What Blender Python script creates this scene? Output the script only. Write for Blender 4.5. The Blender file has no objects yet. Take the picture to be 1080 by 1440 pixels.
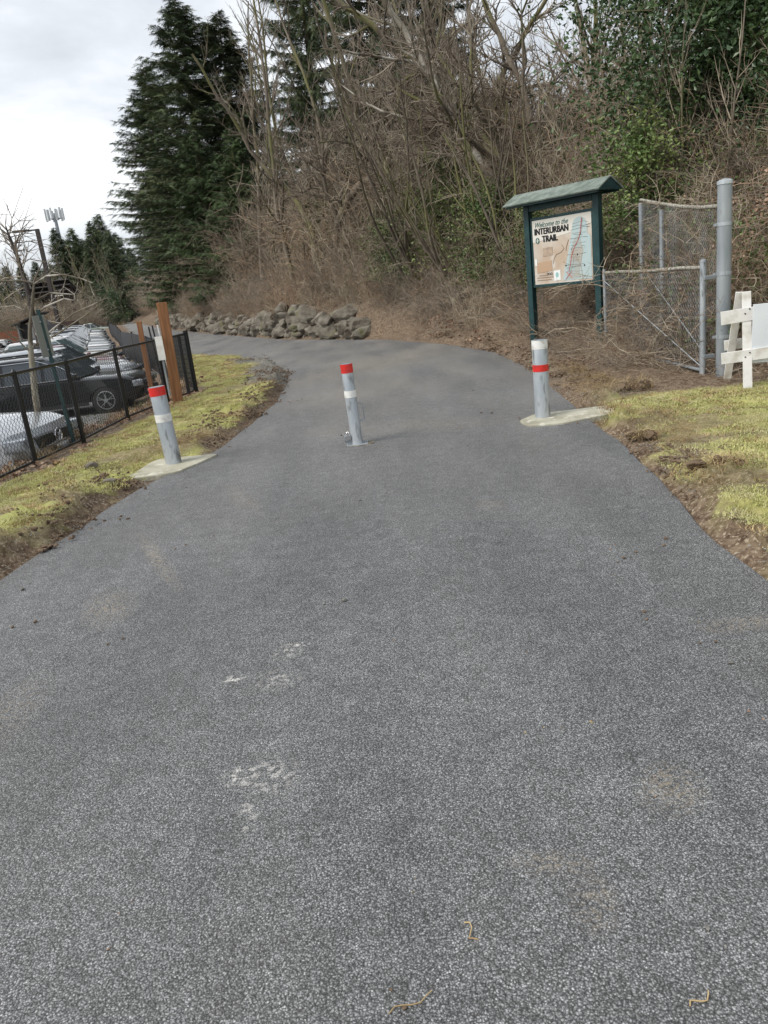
import bpy, bmesh, math, random
import numpy as np
from mathutils import Vector, Matrix, noise as mnoise
random.seed(7); rng = np.random.default_rng(7)
S = bpy.context.scene; COL = S.collection
rad = math.radians

# ------------------------------------------------------------------ camera
F_, P_, R_, H_ = 1082.0, rad(16.6), rad(6.8), 1.6
sR, cR, sP, cP = math.sin(R_), math.cos(R_), math.sin(P_), math.cos(P_)
X_ = Vector((1, 0, 0)); U_ = Vector((0, sP, cP)); W_ = Vector((0, cP, -sP))
right = X_*cR - U_*sR; up = X_*sR + U_*cR; back = -W_
cam = bpy.data.cameras.new('camera'); cam.sensor_fit = 'VERTICAL'; cam.sensor_height = 24
cam.lens = F_/1440*24; cam.clip_end = 3000; cam.clip_start = 0.05
co = bpy.data.objects.new('camera', cam); COL.objects.link(co)
M = Matrix((right, up, back)).transposed().to_4x4(); M.translation = (0, 0, H_); co.matrix_world = M
S.camera = co

def at(px, py, Y):
    u, v = px-540, py-720
    a = (u*cR-v*sR)/F_; b = (u*sR+v*cR)/F_
    r = (a, cP-b*sP, -sP-b*cP); t = Y/r[1]
    return Vector((r[0]*t, Y, H_+r[2]*t))

# ------------------------------------------------------------------ sky, sun
SUN_EL, SUN_AZ = rad(46), rad(-115)          # azimuth from +Y towards +X
w = bpy.data.worlds.new('World'); S.world = w; w.use_nodes = True
nt = w.node_tree; N = nt.nodes; L = nt.links; N.clear()
out = N.new('ShaderNodeOutputWorld'); bg = N.new('ShaderNodeBackground'); bg.inputs[1].default_value = 0.1
sky = N.new('ShaderNodeTexSky'); sky.sky_type = 'NISHITA'; sky.sun_disc = False
sky.sun_elevation = SUN_EL; sky.sun_rotation = SUN_AZ; sky.air_density = 1.2; sky.dust_density = 2.0
tc = N.new('ShaderNodeTexCoord'); mp = N.new('ShaderNodeMapping'); mp.inputs['Scale'].default_value = (1, 1, 2.6)
mp.inputs['Location'].default_value = (0.35, 0.1, 0.42)
n1 = N.new('ShaderNodeTexNoise'); n1.inputs['Scale'].default_value = 2.2; n1.inputs['Detail'].default_value = 7
n1.inputs['Roughness'].default_value = .52; n1.inputs['Distortion'].default_value = .25
L.new(tc.outputs['Generated'], mp.inputs[0]); L.new(mp.outputs[0], n1.inputs[0])
cr = N.new('ShaderNodeValToRGB'); e = cr.color_ramp
e.elements[0].position = .40; e.elements[0].color = (2.9, 3.1, 3.4, 1)
e.elements[1].position = .66; e.elements[1].color = (6.9, 7.0, 7.1, 1)
m_ = e.elements.new(.52); m_.color = (4.3, 4.5, 4.75, 1)
L.new(n1.outputs[0], cr.inputs[0])
mx = N.new('ShaderNodeMixRGB'); mx.inputs[0].default_value = .93
L.new(sky.outputs[0], mx.inputs[1]); L.new(cr.outputs[0], mx.inputs[2])
L.new(mx.outputs[0], bg.inputs[0]); L.new(bg.outputs[0], out.inputs[0])
sun = bpy.data.lights.new('sun', 'SUN'); sun.energy = 1.5; sun.angle = rad(28); sun.color = (1, .96, .9)
so = bpy.data.objects.new('sun', sun); COL.objects.link(so)
sd = Vector((math.sin(SUN_AZ)*math.cos(SUN_EL), math.cos(SUN_AZ)*math.cos(SUN_EL), math.sin(SUN_EL)))
so.rotation_euler = sd.to_track_quat('Z', 'Y').to_euler(); so.location = sd*50
S.view_settings.view_transform = 'Standard'; S.view_settings.look = 'None'
S.view_settings.gamma = 1; S.view_settings.use_curve_mapping = False; S.view_settings.exposure = 1.02
S.render.engine = 'CYCLES'

# ------------------------------------------------------------------ materials
def mat(name, col=(.5, .5, .5), rough=.8, metal=0, col2=None, scale=5, detail=4, lo=.4, hi=.6, bump=0, bscale=None,
        coat=0, spec=.5, stretch=None, objrand=0, trans=0, obj=True, col3=None, s3=20, lo3=.6, hi3=.65):
    m = bpy.data.materials.new(name); m.use_nodes = True
    nt = m.node_tree; N = nt.nodes; L = nt.links; b = N['Principled BSDF']
    b.inputs['Roughness'].default_value = rough; b.inputs['Metallic'].default_value = metal
    b.inputs['Coat Weight'].default_value = coat; b.inputs['Specular IOR Level'].default_value = spec
    b.inputs['Transmission Weight'].default_value = trans
    tc = N.new('ShaderNodeTexCoord'); src = tc.outputs['Object']
    if stretch:
        mp = N.new('ShaderNodeMapping'); mp.inputs['Scale'].default_value = stretch
        L.new(src, mp.inputs[0]); src = mp.outputs[0]
    cur = None
    def mix(c1, c2, f):
        mx = N.new('ShaderNodeMixRGB')
        for i, c in ((1, c1), (2, c2)):
            if isinstance(c, tuple): mx.inputs[i].default_value = (*c, 1)
            else: L.new(c, mx.inputs[i])
        L.new(f, mx.inputs[0]); return mx.outputs[0]
    def nz(sc, lo, hi, det=detail):
        n = N.new('ShaderNodeTexNoise'); n.inputs['Scale'].default_value = sc; n.inputs['Detail'].default_value = det
        L.new(src, n.inputs[0]); r = N.new('ShaderNodeMapRange'); r.inputs[1].default_value = lo; r.inputs[2].default_value = hi
        L.new(n.outputs[0], r.inputs[0]); return r.outputs[0]
    cur = col
    if col2: cur = mix(cur, col2, nz(scale, lo, hi))
    if col3: cur = mix(cur, col3, nz(s3, lo3, hi3))
    if objrand:
        oi = N.new('ShaderNodeObjectInfo'); hs = N.new('ShaderNodeHueSaturation')
        r = N.new('ShaderNodeMapRange'); r.inputs[3].default_value = 1-objrand; r.inputs[4].default_value = 1+objrand
        L.new(oi.outputs['Random'], r.inputs[0]); L.new(r.outputs[0], hs.inputs['Value'])
        if isinstance(cur, tuple): hs.inputs['Color'].default_value = (*cur, 1)
        else: L.new(cur, hs.inputs['Color'])
        cur = hs.outputs[0]
    if isinstance(cur, tuple): b.inputs['Base Color'].default_value = (*cur, 1)
    else: L.new(cur, b.inputs['Base Color'])
    if bump:
        n = N.new('ShaderNodeTexNoise'); n.inputs['Scale'].default_value = bscale or scale*3; n.inputs['Detail'].default_value = 5
        L.new(src, n.inputs[0]); bp = N.new('ShaderNodeBump'); bp.inputs['Strength'].default_value = 1
        bp.inputs['Distance'].default_value = bump
        L.new(n.outputs[0], bp.inputs['Height']); L.new(bp.outputs[0], b.inputs['Normal'])
    return m

M_galv = mat('galvanised_steel', (.36, .40, .43), .45, .45, (.52, .55, .57), 9, 6, .35, .65, stretch=(1, 1, .25), col3=(.20, .21, .21), s3=19, lo3=.54, hi3=.68)
M_galvd = mat('weathered_galvanised_steel', (.24, .27, .29), .55, .4, (.36, .385, .40), 6, 6, .35, .65, stretch=(1, 1, .3), col3=(.2, .14, .09), s3=14, lo3=.66, hi3=.74)
M_wire = mat('galvanised_wire', (.23, .24, .245), .5, .5, (.14, .12, .1), 3, 3)
M_lich = mat('lichened_steel_rail', (.30, .28, .23), .8, .1, (.15, .13, .10), 16, 6, .4, .6, col3=(.50, .50, .45), s3=40, lo3=.55, hi3=.62)
M_red = mat('red_reflective_tape', (.62, .025, .02), .35, 0, (.42, .03, .025), 25, 5, .5, .7, col3=(.35, .22, .2), s3=60, lo3=.66, hi3=.7)
M_white = mat('white_reflective_tape', (.74, .74, .71), .45, 0, (.50, .48, .43), 16, 6, .5, .7, col3=(.25, .23, .2), s3=55, lo3=.66, hi3=.71)
M_conc = mat('pale_concrete', (.46, .44, .35), .9, 0, (.27, .255, .19), 3, 8, .35, .65, bump=.008, bscale=45, col3=(.58, .56, .47), s3=12, lo3=.55, hi3=.7)
M_green = mat('green_painted_steel', (.006, .034, .037), .45, 0, (.012, .05, .05), 6, 6, .4, .65, col3=(.05, .06, .045), s3=22, lo3=.62, hi3=.7)
M_roof = mat('pale_green_metal_roof', (.20, .235, .205), .6, 0, (.10, .13, .105), 7, 8, .4, .65, col3=(.05, .06, .03), s3=11, lo3=.68, hi3=.72)
M_black = mat('black_vinyl_coated_steel', (.006, .006, .007), .35)
M_blackw = mat('black_coated_wire', (.007, .007, .008), .45)
M_wood = mat('orange_brown_timber', (.20, .085, .035), .8, 0, (.30, .14, .06), 3, 6, .35, .65, stretch=(9, 9, .7), bump=.002, bscale=14)
M_woodw = mat('white_painted_timber', (.72, .71, .68), .6, 0, (.5, .47, .41), 6, 7, .48, .68, bump=.001, bscale=40)
M_rock = mat('mossy_grey_rock', (.215, .195, .16), .92, 0, (.085, .07, .052), 2.6, 8, .38, .62, bump=.03, bscale=7, col3=(.14, .135, .07), s3=1.7, lo3=.56, hi3=.7)
M_soil = mat('brown_soil', (.085, .052, .028), .97, 0, (.17, .12, .075), 9, 8, .4, .65, bump=.02, bscale=30)
M_bark = mat('grey_brown_bark', (.20, .168, .13), .95, 0, (.10, .08, .06), 5, 7, .4, .62, stretch=(1, 1, .25), bump=.012, bscale=14, col3=(.15, .145, .06), s3=1.3, lo3=.5, hi3=.6, objrand=.25)
M_birch = mat('pale_blotchy_bark', (.42, .39, .34), .9, 0, (.12, .10, .075), 2.4, 7, .47, .55, col3=(.17, .15, .1), s3=.8, lo3=.45, hi3=.6, stretch=(1, 1, .6))
M_twig = mat('brown_twigs', (.32, .27, .21), .95, 0, (.20, .16, .12), 1.1, 3, .4, .6, objrand=.35)
M_twigp = mat('pale_tan_twigs', (.42, .36, .27), .95, 0, (.27, .22, .16), 1.6, 3, .4, .6, objrand=.3)
M_cane = mat('russet_canes', (.28, .19, .13), .9, 0, (.36, .28, .19), 1.2, 3, .42, .58, objrand=.3)
M_needle = mat('dark_fir_needles', (.062, .090, .040), .75, 0, (.115, .145, .06), .55, 4, .42, .6, objrand=.25, col3=(.036, .055, .028), s3=1.6, lo3=.5, hi3=.6)
M_needle2 = mat('fresh_cedar_foliage', (.062, .098, .03), .75, 0, (.038, .065, .022), .8, 4, .4, .6, objrand=.2)
M_leaf = mat('glossy_evergreen_leaves', (.03, .062, .022), .38, 0, (.06, .10, .03), 1.5, 3, .4, .62, objrand=.3)
M_leafi = mat('ivy_leaves', (.07, .12, .03), .5, 0, (.15, .18, .05), 1.3, 3, .4, .62, objrand=.35)
M_dead = mat('dead_leaves', (.20, .11, .065), .85, 0, (.33, .23, .16), 7, 2, .42, .58, objrand=.3)
M_dry = mat('dry_straw_grass', (.42, .32, .17), .9, 0, (.25, .17, .08), 3, 3, .4, .6, objrand=.3)
M_moss = mat('yellow_green_moss_grass', (.46, .44, .17), .9, 0, (.31, .34, .12), .8, 5, .4, .6, col3=(.50, .44, .26), s3=1.9, lo3=.5, hi3=.66)
M_glass = mat('dark_car_glass', (.045, .055, .065), .05, 0, spec=.6)
M_glassl = mat('pale_car_glass', (.10, .14, .15), .05, 0, spec=.8)
M_tyre = mat('tyre_rubber', (.012, .012, .012), .8)
M_alloy = mat('alloy_wheel', (.42, .43, .44), .3, .8)
M_plas = mat('black_plastic', (.014, .014, .015), .5)
M_lamp = mat('headlamp_lens', (.42, .46, .5), .08, .2, (.16, .17, .19), 10)
M_chrome = mat('chrome_trim', (.7, .7, .72), .12, 1)
M_plate = mat('number_plate_white', (.72, .74, .74), .5)
M_blue = mat('plate_blue_print', (.10, .28, .36), .5)
def paint(n, c, metal=0): return mat(n, c, .32, metal, coat=.8, spec=.15 if c[0] < .02 else .5, col2=tuple(v*.9 for v in c), scale=2)

def asphalt_mat():
    m = bpy.data.materials.new('fresh_asphalt'); m.use_nodes = True
    nt = m.node_tree; N = nt.nodes; L = nt.links; b = N['Principled BSDF']
    tc = N.new('ShaderNodeTexCoord'); O = tc.outputs['Object']
    def vor(sc):
        v = N.new('ShaderNodeTexVoronoi'); v.inputs['Scale'].default_value = sc; L.new(O, v.inputs[0]); return v
    def noi(sc, det=4, src=O, dist=0):
        n = N.new('ShaderNodeTexNoise'); n.inputs['Scale'].default_value = sc; n.inputs['Detail'].default_value = det
        n.inputs['Distortion'].default_value = dist
        L.new(src, n.inputs[0]); return n.outputs[0]
    def rng_(s, a, b_, c=0, d=1):
        r = N.new('ShaderNodeMapRange'); L.new(s, r.inputs[0])
        for i, v in enumerate((a, b_, c, d)): r.inputs[i+1].default_value = v
        return r.outputs[0]
    def math_(op, a, b_):
        q = N.new('ShaderNodeMath'); q.operation = op
        for i, v in enumerate((a, b_)):
            if isinstance(v, (int, float)): q.inputs[i].default_value = v
            else: L.new(v, q.inputs[i])
        return q.outputs[0]
    def mix(c1, c2, f):
        mx = N.new('ShaderNodeMixRGB')
        for i, c in ((1, c1), (2, c2)):
            if isinstance(c, tuple): mx.inputs[i].default_value = (*c, 1)
            else: L.new(c, mx.inputs[i])
        L.new(f, mx.inputs[0]); return mx.outputs[0]
    nd = N.new('ShaderNodeTexNoise'); nd.inputs['Scale'].default_value = 160; nd.inputs['Detail'].default_value = 2; L.new(O, nd.inputs[0])
    va = N.new('ShaderNodeVectorMath'); va.operation = 'MULTIPLY_ADD'; L.new(nd.outputs['Color'], va.inputs[0]); va.inputs[1].default_value = (.006,)*3; L.new(O, va.inputs[2])
    def vor(sc):
        v = N.new('ShaderNodeTexVoronoi'); v.inputs['Scale'].default_value = sc; L.new(va.outputs[0], v.inputs[0]); return v
    v1 = vor(165); v2 = vor(330)
    sep = N.new('ShaderNodeSeparateColor'); L.new(v1.outputs['Color'], sep.inputs[0])
    sep2 = N.new('ShaderNodeSeparateColor'); L.new(v2.outputs['Color'], sep2.inputs[0])
    val = rng_(math_('POWER', sep.outputs[0], 1.6), 0, 1, .085, .31)
    pw = math_('POWER', sep2.outputs[1], 5.0)
    val = math_('ADD', val, math_('MULTIPLY', pw, .32))
    gap = rng_(v1.outputs['Distance'], .28, .62, 1, .30)
    val = math_('MULTIPLY', val, gap)
    mp2 = N.new('ShaderNodeMapping'); mp2.inputs['Scale'].default_value = (2.2, .35, 1); mp2.inputs['Rotation'].default_value = (0, 0, .06); L.new(O, mp2.inputs[0])
    val = math_('MULTIPLY', val, rng_(noi(.9, 4, mp2.outputs[0]), .3, .7, .88, 1.14))
    big = rng_(noi(.55, 5), .3, .7, .84, 1.18); val = math_('MULTIPLY', val, big)
    mid = rng_(noi(9, 4), .3, .7, .84, 1.16); val = math_('MULTIPLY', val, mid)

    cmb = N.new('ShaderNodeCombineColor')
    L.new(math_('MULTIPLY', val, .985), cmb.inputs[0]); L.new(val, cmb.inputs[1]); L.new(math_('MULTIPLY', val, 1.015), cmb.inputs[2])
    c = cmb.outputs[0]
    # dried mud dust carried on by wheels and shoes: tan, in drawn-out patches
    mp = N.new('ShaderNodeMapping'); mp.inputs['Scale'].default_value = (1.9, .5, 1); mp.inputs['Rotation'].default_value = (0, 0, .28)
    L.new(O, mp.inputs[0])
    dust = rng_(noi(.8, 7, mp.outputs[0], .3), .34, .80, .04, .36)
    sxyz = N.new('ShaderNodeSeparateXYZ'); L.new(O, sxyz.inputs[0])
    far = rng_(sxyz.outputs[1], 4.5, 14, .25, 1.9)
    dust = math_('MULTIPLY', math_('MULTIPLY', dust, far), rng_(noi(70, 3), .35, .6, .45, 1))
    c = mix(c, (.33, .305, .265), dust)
    # chalk and lime scuffs at fixed spots
    tot = None
    for (x, y, rx, ry, a) in ((-.74, 3.05, .05, .03, 1), (-.55, 3.0, .09, .07, .62), (-.48, 3.32, .06, .02, 1), (-.53, 3.25, .06, .05, .6), (-.60, 2.33, .055, .05, 1), (-.50, 2.31, .09, .09, .62),
                              (-.55, 2.12, .03, .09, .6), (.72, 1.98, .05, .05, .3)):
        vs = N.new('ShaderNodeVectorMath'); vs.operation = 'SUBTRACT'; vs.inputs[1].default_value = (x, y, 0); L.new(O, vs.inputs[0])
        vm = N.new('ShaderNodeVectorMath'); vm.operation = 'MULTIPLY'; vm.inputs[1].default_value = (1/rx, 1/ry, 0); L.new(vs.outputs[0], vm.inputs[0])
        ln = N.new('ShaderNodeVectorMath'); ln.operation = 'LENGTH'; L.new(vm.outputs[0], ln.inputs[0])
        f = math_('MULTIPLY', rng_(ln.outputs['Value'], .3, 1.5, a, 0), 1.0)
        tot = f if tot is None else math_('MAXIMUM', tot, f)
    spk = rng_(noi(42, 6), .49, .61, 0, 1)
    c = mix(c, (.66, .64, .60), math_('MULTIPLY', math_('MULTIPLY', tot, spk), rng_(sep.outputs[0], 0, .6, .3, 1)))
    tan = None
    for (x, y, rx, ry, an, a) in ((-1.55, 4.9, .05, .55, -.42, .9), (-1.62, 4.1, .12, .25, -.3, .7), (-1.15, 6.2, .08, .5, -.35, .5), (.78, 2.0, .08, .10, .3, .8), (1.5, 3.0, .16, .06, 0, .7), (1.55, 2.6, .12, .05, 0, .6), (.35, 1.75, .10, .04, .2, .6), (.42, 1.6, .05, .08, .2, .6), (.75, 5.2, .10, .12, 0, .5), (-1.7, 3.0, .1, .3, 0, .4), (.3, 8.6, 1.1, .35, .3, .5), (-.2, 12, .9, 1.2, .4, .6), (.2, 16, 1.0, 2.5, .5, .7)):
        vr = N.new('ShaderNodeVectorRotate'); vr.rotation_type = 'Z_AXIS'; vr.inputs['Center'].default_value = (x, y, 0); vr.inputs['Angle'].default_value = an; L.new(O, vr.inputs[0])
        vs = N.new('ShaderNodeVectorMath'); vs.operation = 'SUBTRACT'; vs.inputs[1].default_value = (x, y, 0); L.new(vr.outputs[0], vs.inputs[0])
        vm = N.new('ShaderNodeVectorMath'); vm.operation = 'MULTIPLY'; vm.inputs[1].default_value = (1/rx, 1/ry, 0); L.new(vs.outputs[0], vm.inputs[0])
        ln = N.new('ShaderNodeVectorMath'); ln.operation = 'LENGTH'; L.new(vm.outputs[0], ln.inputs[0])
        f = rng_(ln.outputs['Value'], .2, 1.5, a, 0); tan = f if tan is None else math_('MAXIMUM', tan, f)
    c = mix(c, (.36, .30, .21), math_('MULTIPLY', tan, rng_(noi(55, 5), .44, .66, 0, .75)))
    L.new(c, b.inputs['Base Color']); b.inputs['Roughness'].default_value = .62
    b.inputs['Specular IOR Level'].default_value = .5
    bp = N.new('ShaderNodeBump'); bp.inputs['Distance'].default_value = .004; bp.inputs['Strength'].default_value = .8
    hgt = math_('SUBTRACT', rng_(sep.outputs[1], 0, 1, 0, .6), v1.outputs['Distance'])
    L.new(hgt, bp.inputs['Height']); L.new(bp.outputs[0], b.inputs['Normal'])
    return m
M_asph = asphalt_mat()

# ------------------------------------------------------------------ mesh helpers
def link(o, parent=None):
    COL.objects.link(o)
    if parent is not None: o.parent = parent
    return o
def tag(o, label=None, cat=None, group=None, kind=None):
    if label: o['label'] = label
    if cat: o['category'] = cat
    if group: o['group'] = group
    if kind: o['kind'] = kind
    return o
def empty(name, loc=(0, 0, 0), rz=0):
    o = bpy.data.objects.new(name, None); o.location = loc; o.rotation_euler = (0, 0, rz); o.empty_display_size = .2
    return link(o)
def npmesh(name, V, Fq, mats, smooth=False, mi=None):
    """V (n,3); Fq list of arrays (m,k) of faces"""
    me = bpy.data.meshes.new(name)
    if not isinstance(Fq, (list, tuple)): Fq = [Fq]
    Fq = [np.asarray(f, dtype=np.int32) for f in Fq if len(f)]
    V = np.asarray(V, dtype=np.float32)
    loops = np.concatenate([f.ravel() for f in Fq]); tot = np.concatenate([np.full(len(f), f.shape[1], np.int32) for f in Fq])
    st = np.zeros(len(tot), np.int32); st[1:] = np.cumsum(tot)[:-1]
    me.vertices.add(len(V)); me.vertices.foreach_set('co', V.ravel())
    me.loops.add(len(loops)); me.loops.foreach_set('vertex_index', loops)
    me.polygons.add(len(tot)); me.polygons.foreach_set('loop_start', st)
    try: me.polygons.foreach_set('loop_total', tot)
    except Exception: pass
    if mi is not None: me.polygons.foreach_set('material_index', np.asarray(mi, np.int32))
    me.polygons.foreach_set('use_smooth', np.full(len(tot), smooth))
    me.update(calc_edges=True)
    for m in (mats if isinstance(mats, (list, tuple)) else [mats]): me.materials.append(m)
    return me
def mobj(name, me, parent=None): return link(bpy.data.objects.new(name, me), parent)

class MB:
    """collects shapes, builds ONE mesh object"""
    def __init__(s): s.V = []; s.F = []; s.n = 0
    def add(s, V, F):
        for f in F: s.F.append(tuple(i+s.n for i in f))
        s.V += [tuple(v) for v in V]; s.n += len(V)
    def box(s, c, d, M=None, bev=0):
        x, y, z = (v/2 for v in d); c = Vector(c)
        P = [Vector((a*x, b*y, e*z)) for e in (-1, 1) for a, b in ((-1, -1), (1, -1), (1, 1), (-1, 1))]
        P = [(M @ p if M else p)+c for p in P]
        s.add(P, [(3, 2, 1, 0), (4, 5, 6, 7), (0, 1, 5, 4), (1, 2, 6, 5), (2, 3, 7, 6), (3, 0, 4, 7)]); return s
    def bar(s, a, b, wd, th, upv=(0, 0, 1)):
        a = Vector(a); b = Vector(b); d = b-a; l = d.length; d.normalize(); u = Vector(upv)
        sd = d.cross(u).normalized(); u = sd.cross(d).normalized()
        M = Matrix((d, sd, u)).transposed()
        return s.box((a+b)/2, (l, wd, th), M)
    def tube(s, pts, r, n=10, cap=True):
        pts = [Vector(p) for p in pts]; rr = r if isinstance(r, (list, tuple)) else [r]*len(pts)
        V = []; u = None
        for i, p in enumerate(pts):
            d = (pts[min(i+1, len(pts)-1)]-pts[max(i-1, 0)]).normalized()
            if u is None: u = d.orthogonal().normalized()
            u = (u-d*u.dot(d)).normalized(); v = d.cross(u)
            for k in range(n):
                a = 2*math.pi*k/n; V.append(p+(u*math.cos(a)+v*math.sin(a))*rr[i])
        F = [(i*n+k, i*n+(k+1) % n, (i+1)*n+(k+1) % n, (i+1)*n+k) for i in range(len(pts)-1) for k in range(n)]
        if cap: F += [tuple(range(n))[::-1], tuple(range((len(pts)-1)*n, len(pts)*n))]
        s.add(V, F); return s
    def prism(s, poly, a, b, f):
        """poly 2D; f(u,v,t)->3D for t=a,b"""
        n = len(poly); s.add([f(u, v, a) for u, v in poly]+[f(u, v, b) for u, v in poly],
              [tuple(range(n))[::-1], tuple(range(n, 2*n))]+[(i, (i+1) % n, n+(i+1) % n, n+i) for i in range(n)]); return s
    def build(s, name, m, parent=None, smooth=False, bevel=0, auto=False):
        me = bpy.data.meshes.new(name); me.from_pydata(s.V, [], s.F); me.materials.append(m)
        bm = bmesh.new(); bm.from_mesh(me); bmesh.ops.recalc_face_normals(bm, faces=bm.faces)
        if bevel:
            es = [e for e in bm.edges if len(e.link_faces) == 2 and e.calc_face_angle(0) > .6]
            bmesh.ops.bevel(bm, geom=es, offset=bevel, segments=2, affect='EDGES', profile=.6, clamp_overlap=True)
        if smooth:
            for f in bm.faces: f.smooth = True
            for e in bm.edges:
                if len(e.link_faces) == 2 and e.calc_face_angle(0) > .7: e.smooth = False
        bm.to_mesh(me); bm.free()
        return mobj(name, me, parent)

def tubes_np(polys, sides=3):
    """list of (pts (k,3), rad (k,)) -> V, F (quads)"""
    Vs = []; Fs = []; n0 = 0; ang = np.arange(sides)*2*np.pi/sides; ca, sa = np.cos(ang), np.sin(ang)
    for P, r in polys:
        P = np.asarray(P, float); k = len(P)
        d = np.empty_like(P); d[1:-1] = P[2:]-P[:-2]; d[0] = P[1]-P[0]; d[-1] = P[-1]-P[-2]
        d /= np.linalg.norm(d, axis=1)[:, None]+1e-9
        ref = np.array([.31, .87, .38]) if abs(d[0, 2]) > .8 else np.array([.1, .2, .97])
        u = np.cross(d, ref); u /= np.linalg.norm(u, axis=1)[:, None]+1e-9; v = np.cross(d, u)
        V = P[:, None, :]+(u[:, None, :]*ca[None, :, None]+v[:, None, :]*sa[None, :, None])*np.asarray(r)[:, None, None]
        Vs.append(V.reshape(-1, 3))
        i = np.arange(k-1)[:, None]*sides; j = np.arange(sides)[None, :]; j2 = (j+1) % sides
        Fs.append(np.stack([i+j, i+j2, i+sides+j2, i+sides+j], -1).reshape(-1, 4)+n0); n0 += k*sides
    return np.concatenate(Vs), np.concatenate(Fs)

def leaves_np(C, size, R=None, flat=.5, asp=.55, rr=rng):
    """diamond leaves (two tris sharing a fold) at centres C"""
    n = len(C); d = rr.normal(size=(n, 3)); d[:, 2] *= flat; d /= np.linalg.norm(d, axis=1)[:, None]
    q = rr.normal(size=(n, 3)); s = np.cross(d, q); s /= np.linalg.norm(s, axis=1)[:, None]
    nn = np.cross(d, s); sz = (size*rr.uniform(.6, 1.3, n))[:, None]
    V = np.stack([C-d*sz*.5, C+s*sz*asp*.5+nn*sz*.1, C+d*sz*.5, C-s*sz*asp*.5+nn*sz*.1], 1).reshape(-1, 3)
    b = np.arange(n)[:, None]*4
    return V, np.concatenate([b+[0, 1, 2], b+[0, 2, 3]])

# numpy value noise
_perm = np.random.default_rng(3).random((256, 256))
def vnoise(x, y):
    xi = np.floor(x).astype(int); yi = np.floor(y).astype(int); fx = x-xi; fy = y-yi
    fx = fx*fx*(3-2*fx); fy = fy*fy*(3-2*fy)
    g = lambda a, b: _perm[a & 255, b & 255]
    return (g(xi, yi)*(1-fx)+g(xi+1, yi)*fx)*(1-fy)+(g(xi, yi+1)*(1-fx)+g(xi+1, yi+1)*fx)*fy
def fbm(x, y, o=4):
    s = 0; a = .5; t = 0
    for i in range(o): s = s+a*vnoise(x*2**i+17*i, y*2**i+31*i); t += a; a *= .5
    return s/t
def sst(a, b, x):
    t = np.clip((x-a)/(b-a), 0, 1); return t*t*(3-2*t)

# ------------------------------------------------------------------ trail outline and terrain
LE = [(-2.9, -6), (-2.85, 1), (-2.75, 3), (-2.59, 4.86), (-2.41, 5.7), (-2.28, 6.9), (-2.15, 7.5), (-1.83, 8.15), (-1.66, 9.3), (-1.55, 10.6), (-1.45, 12), (-1.45, 14.0), (-1.6, 16.3),
      (-1.96, 18.0), (-2.6, 19.9), (-3.8, 22.5), (-5.6, 25.65), (-9.2, 36), (-14.2, 50.4), (-20.0, 68), (-29.2, 98), (-41, 140), (-62, 210)]
RE = [(1.6, -6), (1.65, 1), (1.76, 3.33), (1.81, 4.05), (1.97, 5.07), (2.13, 6.42), (2.18, 7.41), (2.31, 8.98), (2.45, 10.95), (2.6, 13.3), (2.51, 15.65), (1.95, 18.4), (0.6, 22.4), (-2.81, 28.2),
      (-7.59, 40.6), (-13.4, 57), (-19.9, 78), (-29.4, 108), (-38.5, 140), (-59, 210)]
FENCE1 = [(-4.35, 3.0), (-4.1, 7.4), (-3.98, 8.94), (-3.88, 10.28), (-3.75, 11.93), (-3.19, 14.4)]
FENCE2 = [(-3.19, 14.4), (-4.35, 18), (-5.4, 21), (-6.6, 24.3), (-8.5, 29.5), (-10.4, 34.5), (-15.3, 50), (-21.3, 68), (-26.4, 84)]
def dist_poly(x, y, pl):
    d = np.full(np.shape(x), 1e9)
    for (x0, y0), (x1, y1) in zip(pl[:-1], pl[1:]):
        dx, dy = x1-x0, y1-y0; t = np.clip(((x-x0)*dx+(y-y0)*dy)/(dx*dx+dy*dy), 0, 1)
        d = np.minimum(d, np.hypot(x-x0-t*dx, y-y0-t*dy))
    return d
def xat(y, pl):
    a = np.array(pl); return np.interp(y, a[:, 1], a[:, 0])
FULLF = FENCE1+FENCE2[1:]+[(-34, 105), (-60, 190)]
LOTZ = -.75
def lotz(y): return -.5-.25*sst(11, 18, y)
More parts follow.
